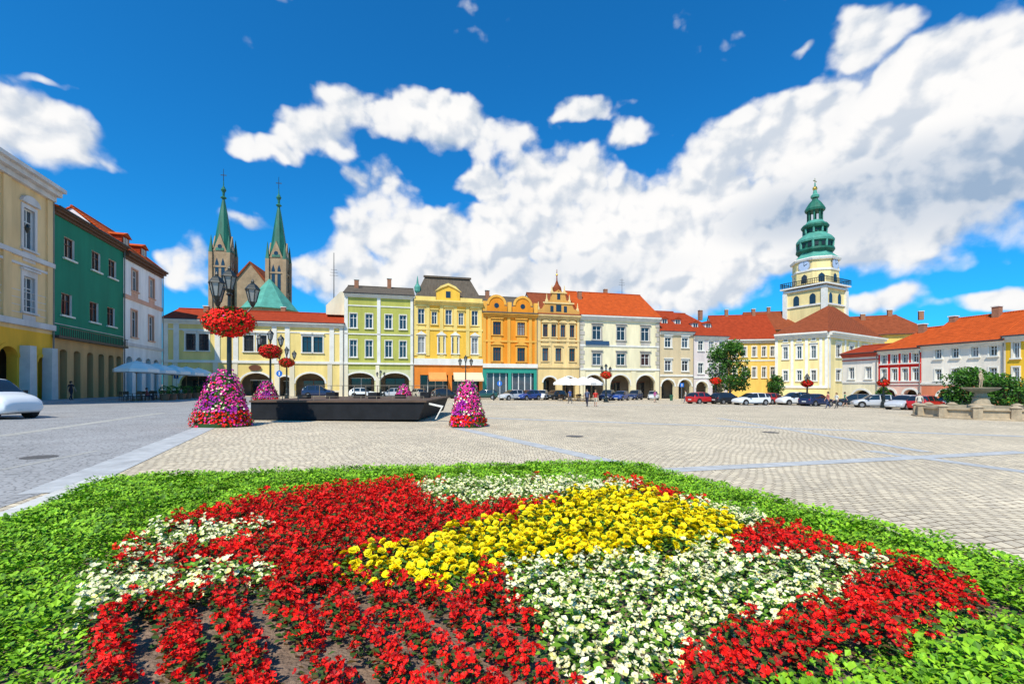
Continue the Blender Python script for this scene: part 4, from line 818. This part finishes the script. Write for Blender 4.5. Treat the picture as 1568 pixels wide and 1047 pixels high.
# ---------------------------------------------------------------- cafe
CAN=M('parasol_canvas',(.86,.82,.76),.85,.08)
def parasol(x,y,h=2.9,w=1.9,can=CAN):
    z=gz(x,y)+(.0); e=E('cafe_parasol',(x,y,z),R()); q=MB(); q.lathe([(w,h-1.15),(w,h-.85),(w*.55,h-.35),(.03,h)],8); q.obj('canopy',can,e); q=MB(); q.cyl((0,0,.05),(0,0,h+.1),.04,.035); q.lathe([(.4,0),(.4,.1),(.06,.14)],8)
    for k in range(8): t=k*math.pi/4; q.cyl((0,0,h-1.25),(w*.8*math.cos(t),w*.8*math.sin(t),h-.8),.015,.015,4)
    q.obj('pole_and_base',M('timber_pole',(.3,.2,.1),.7),e)
def table(x,y,rz=0):
    z=gz(x,y); e=E('cafe_table_with_chairs',(x,y,z),rz); q=MB(); q.lathe([(.42,.72),(.42,.76)],12); q.cyl((0,0,0),(0,0,.72),.03,.03); q.lathe([(.25,0),(.04,.05)],8)
    for t in(0,1.57,3.14,4.71):
        c,s=math.cos(t),math.sin(t)
        for a,b_ in((.6,-.2),(.6,.2),(1.0,-.2),(1.0,.2)):
            q.cyl((c*a-s*b_,s*a+c*b_,0),(c*a-s*b_,s*a+c*b_,.45 if a<.9 else .95),.02,.02,5)
        P=[(c*a-s*b_,s*a+c*b_) for a,b_ in((.58,-.22),(.58,.22),(1.02,.22),(1.02,-.22))]; q.add([(p[0],p[1],.45) for p in P]+[(p[0],p[1],.49) for p in P],[(0,1,2,3),(4,5,6,7),(0,1,5,4),(1,2,6,5),(2,3,7,6),(3,0,4,7)])
        P2=[P[2],P[3]]; q.add([(P2[0][0],P2[0][1],.65),(P2[1][0],P2[1][1],.65),(P2[1][0],P2[1][1],.95),(P2[0][0],P2[0][1],.95)],[(0,1,2,3)])
    q.obj('table_and_chairs',M('wicker',(.12,.07,.04),.8),e)
def planter(x,y):
    e=E('shrub_planter',(x,y,gz(x,y))); q=MB(); q.lathe([(.32,0),(.42,.6),(.46,.62),(.46,.68),(.36,.68)],10); q.obj('pot',M('terracotta',(.30,.13,.07),.8),e); q=MB()
    for i in range(260):
        d=rdir(); p=Vector((d.x*.42,d.y*.42,1.0+d.z*.42)); leaf(q,p*1.0,d,rdir(0),.14,random.choice([0,1,2]))
    q.obj('shrub',TL,e)
for k in range(5):
    o=Vector((-50.8,66))-dl*(5+k*4.6)+nl*(6.0); 
    parasol(o.x,o.y,4.0,1.9)
    table(o.x+.2,o.y+.3,k); o2=o+nl*2.4; planter(o2.x,o2.y); o3=o+nl*2.4+dl*1.9; planter(o3.x,o3.y); table(o.x+1.1,o.y-1.8,k*.7)
    if k%2==0: person('seated_guest',(o.x+.8,o.y+.3,gz(o.x+.8,o.y+.3)+.0),1.6+k,1.7,random.choice([(.5,.5,.5),(.05,.08,.2),(.5,.1,.08)]),(.05,.05,.08),sit=True)
for px,D in((866,64),(893,63),(905,66),(880,68)):
    x,y,_=AT(px,D); parasol(x,y,3.4,1.8); table(x,y+.0,.4) if px!=905 else table(x,y,1)
o=Vector((-50.8,66))-dl*27+nl*2.5; person('pedestrian',(o.x,o.y,gz(o.x,o.y)+.13),0,1.72,(.03,.03,.04),(.03,.03,.05))
def sign(px,D,h,kind):
    x,y,z=AT(px,D); e=E('traffic_sign',(x,y,z),0); q=MB(); q.cyl((0,0,0),(0,0,h),.035,.035,8); q.obj('pole',M('galvanised',(.4,.4,.4),.4,metal=.7),e)
    q=MB(); 
    if kind=='round': q.cyl((0,-.04,h-.3),(0,-.06,h-.3),.34,.34,18)
    else: q.box(-.3,.3,-.06,-.04,h-.6,h)
    q.obj('plate',M('sign_face_blue',(.02,.15,.55),.4),e); q=MB(); q.box(-.06,.06,-.075,-.063,h-.5,h-.1); q.obj('symbol',WHITE,e)
sign(428,50,3.3,'round'); sign(270,58,3.0,'sq'); sign(1044,70,2.8,'sq'); sign(765,60,2.6,'round')
for px in range(560,760,28):
    x,y,z=AT(px,62); e=E('bollard',(x,y,z)); q=MB(); q.lathe([(.12,0),(.1,.1),(.08,.8),(.11,.84),(.09,.95),(.02,1.0)],8); q.obj('bollard_body',DARK,e)
for px,D in((1060,66),(1028,72),(1140,60)):
    x,y,z=AT(px,D); e=E('litter_bin',(x,y,z)); q=MB(); q.lathe([(.22,.05),(.27,.8),(.3,.85),(.2,.95)],10); q.obj('bin',M('bin_green',(.03,.12,.06),.5),e)
# ---------------------------------------------------------------- sky
w=bpy.data.worlds.new('World'); scene.world=w; w.use_nodes=True; nt=w.node_tree; N=nt.nodes; Lk=nt.links; N.clear()
def mt(op,a,b=None,c=None):
    k=N.new('ShaderNodeMath'); k.operation=op
    for i,x in enumerate((a,b,c)):
        if x is None: continue
        if isinstance(x,(int,float)): k.inputs[i].default_value=x
        else: Lk.new(x,k.inputs[i])
    return k.outputs[0]
def vmath(op,a,b,c=None):
    k=N.new('ShaderNodeVectorMath'); k.operation=op
    for i,x in enumerate((a,b,c)):
        if x is None: continue
        if isinstance(x,tuple): k.inputs[i].default_value=x
        else: Lk.new(x,k.inputs[i])
    return k
def mrange(v,a,b,c,d,sm=False):
    k=N.new('ShaderNodeMapRange'); 
    if sm: k.interpolation_type='SMOOTHSTEP'
    Lk.new(v,k.inputs[0])
    for i,x in enumerate((a,b,c,d)): k.inputs[i+1].default_value=x
    return k.outputs[0]
tc=N.new('ShaderNodeTexCoord'); sp=N.new('ShaderNodeSeparateXYZ'); Lk.new(tc.outputs['Generated'],sp.inputs[0])
az=mt('ARCTAN2',sp.outputs[0],sp.outputs[1]); hyp=mt('SQRT',mt('ADD',mt('MULTIPLY',sp.outputs[0],sp.outputs[0]),mt('MULTIPLY',sp.outputs[1],sp.outputs[1]))); el=mt('DIVIDE',sp.outputs[2],mt('MAXIMUM',hyp,.05))
cb=N.new('ShaderNodeCombineXYZ'); Lk.new(az,cb.inputs[0]); Lk.new(el,cb.inputs[1]); P=cb.outputs[0]
w1=N.new('ShaderNodeTexNoise'); w1.noise_dimensions='2D'; w1.inputs['Scale'].default_value=9; w1.inputs['Detail'].default_value=3; Lk.new(P,w1.inputs['Vector'])
Q=vmath('SUBTRACT',vmath('MULTIPLY_ADD',w1.outputs['Color'],(.07,.07,0),P).outputs[0],(.035,.035,0)).outputs[0]
blobs=[(45,198,150,58,1.05),(140,243,90,20,.75),(75,124,55,9,.58),(392,226,80,22,.9),(490,205,80,36,.9),(640,180,150,48,1.1),(770,200,110,42,.9),(900,170,80,26,.95),(965,202,42,32,.95),
 (588,295,72,58,1.1),(740,283,55,36,1.0),(570,360,70,55,1.0),(690,370,150,65,1.2),(860,285,110,78,1.2),(860,370,210,85,1.3),(1010,350,220,100,1.35),(1120,310,150,105,1.3),(820,440,400,66,1.25),
 (1200,230,130,95,1.3),(1250,165,95,60,1.15),(1330,58,75,58,1.2),(1450,125,200,92,1.4),(1450,230,270,140,1.5),(1228,75,28,14,.8),(1200,345,160,95,1.25),(1360,310,280,95,1.2),(1520,330,160,60,.95),
 (1330,458,110,26,.85),(1530,465,130,22,.95),(1480,385,240,48,.7),(285,400,65,45,.8),(480,425,100,50,.95),(400,345,60,16,.6)]
acc=None
for (px,py,rx,ry,wt) in blobs:
    a_=math.atan(U(px)); c=math.cos(a_); e_=(HY-py)/FP*c; rx=rx*c*c/FP*1.12; ry=ry*c/FP*1.12
    v=vmath('MULTIPLY',vmath('SUBTRACT',Q,(a_,e_,0)).outputs[0],(1/rx,1/ry,0)).outputs[0]
    d=mrange(vmath('DOT_PRODUCT',v,v).outputs['Value'],0,1.4,wt,0)
    acc=d if acc is None else mt('SMOOTH_MAX',acc,d,.3)
acc=mt('MINIMUM',acc,1.4)
def detail(Pv,Qv):
    nz=N.new('ShaderNodeTexNoise'); nz.noise_dimensions='2D'; nz.inputs['Scale'].default_value=6; nz.inputs['Detail'].default_value=7; nz.inputs['Roughness'].default_value=.52; Lk.new(Pv,nz.inputs['Vector'])
    vo=N.new('ShaderNodeTexVoronoi'); vo.voronoi_dimensions='2D'; vo.feature='F1'; vo.inputs['Scale'].default_value=10; vo.inputs['Detail'].default_value=2; vo.inputs['Roughness'].default_value=.55; Lk.new(Qv,vo.inputs['Vector'])
    return mt('MULTIPLY_ADD',vo.outputs['Distance'],-.42,mt('MULTIPLY_ADD',nz.outputs[0],1.35,-.675-.08))
d1=detail(P,Q); OF=(-.012,.022,0); d2=detail(vmath('ADD',P,OF).outputs[0],vmath('ADD',Q,OF).outputs[0])
den=mt('ADD',acc,d1); mask=mt('MULTIPLY',mrange(den,.08,.46,0,1,True),mrange(el,-.02,.05,0,1))
sh=mt('SUBTRACT',d1,d2)
def greyblob(px,py,rx,ry,amt):
    gq=vmath('MULTIPLY',vmath('SUBTRACT',P,(math.atan(U(px)),(HY-py)/FP*math.cos(math.atan(U(px))),0)).outputs[0],(1/rx,1/ry,0)).outputs[0]
    return mrange(vmath('DOT_PRODUCT',gq,gq).outputs['Value'],0,1,amt,0,True)
grey=mt('ADD',mt('ADD',greyblob(1420,290,.36,.11,.32),greyblob(1180,335,.14,.06,.14)),mt('ADD',greyblob(640,225,.16,.035,.16),greyblob(880,415,.3,.05,.10)))
thin=mrange(den,.2,.75,.10,0)
br=mt('SUBTRACT',mt('SUBTRACT',mrange(sh,-.26,.10,.66,1.0,True),grey),thin); br=mt('MAXIMUM',br,.35)
sky=N.new('ShaderNodeTexSky'); sky.sky_type='NISHITA'; sky.sun_disc=False
S_=Vector((-.36,-.93,0)).normalized(); el_s=math.radians(52)
sky.sun_elevation=el_s; sky.sun_rotation=math.atan2(S_.x,S_.y)%(2*math.pi); sky.air_density=1.0; sky.dust_density=.6; sky.ozone_density=2.5
ti=N.new('ShaderNodeMixRGB'); ti.blend_type='MULTIPLY'; ti.inputs[0].default_value=1; Lk.new(sky.outputs[0],ti.inputs[1]); ti.inputs[2].default_value=(.12,1.12,1.85,1)
cr_=N.new('ShaderNodeMixRGB'); Lk.new(mrange(br,.35,1.0,0,1),cr_.inputs[0]); cr_.inputs[1].default_value=(3.4,4.6,6.3,1); cr_.inputs[2].default_value=(10,9.9,9.8,1)
mx=N.new('ShaderNodeMixRGB'); Lk.new(mask,mx.inputs[0]); Lk.new(ti.outputs[0],mx.inputs[1]); Lk.new(cr_.outputs[0],mx.inputs[2])
bgn=N.new('ShaderNodeBackground'); Lk.new(mx.outputs[0],bgn.inputs[0]); bgn.inputs[1].default_value=.1; o=N.new('ShaderNodeOutputWorld'); Lk.new(bgn.outputs[0],o.inputs[0])
sl=bpy.data.lights.new('sun','SUN'); sl.energy=5.0; sl.angle=math.radians(.5); sl.color=(1,.93,.79); so=bpy.data.objects.new('sun',sl); COL.objects.link(so); so.location=(0,0,60)
sv=Vector((S_.x*math.cos(el_s),S_.y*math.cos(el_s),math.sin(el_s))); so.rotation_euler=sv.to_track_quat('Z','Y').to_euler()
cam=bpy.data.cameras.new('camera'); cam.lens=16; cam.sensor_width=36; cam.shift_y=.0424; cam.clip_end=5000; cam.clip_start=.05; co=bpy.data.objects.new('camera',cam); COL.objects.link(co); co.location=(0,0,H); co.rotation_euler=(math.pi/2,0,0); scene.camera=co
print('counts',{k:len(v) for k,v in pts.items()})
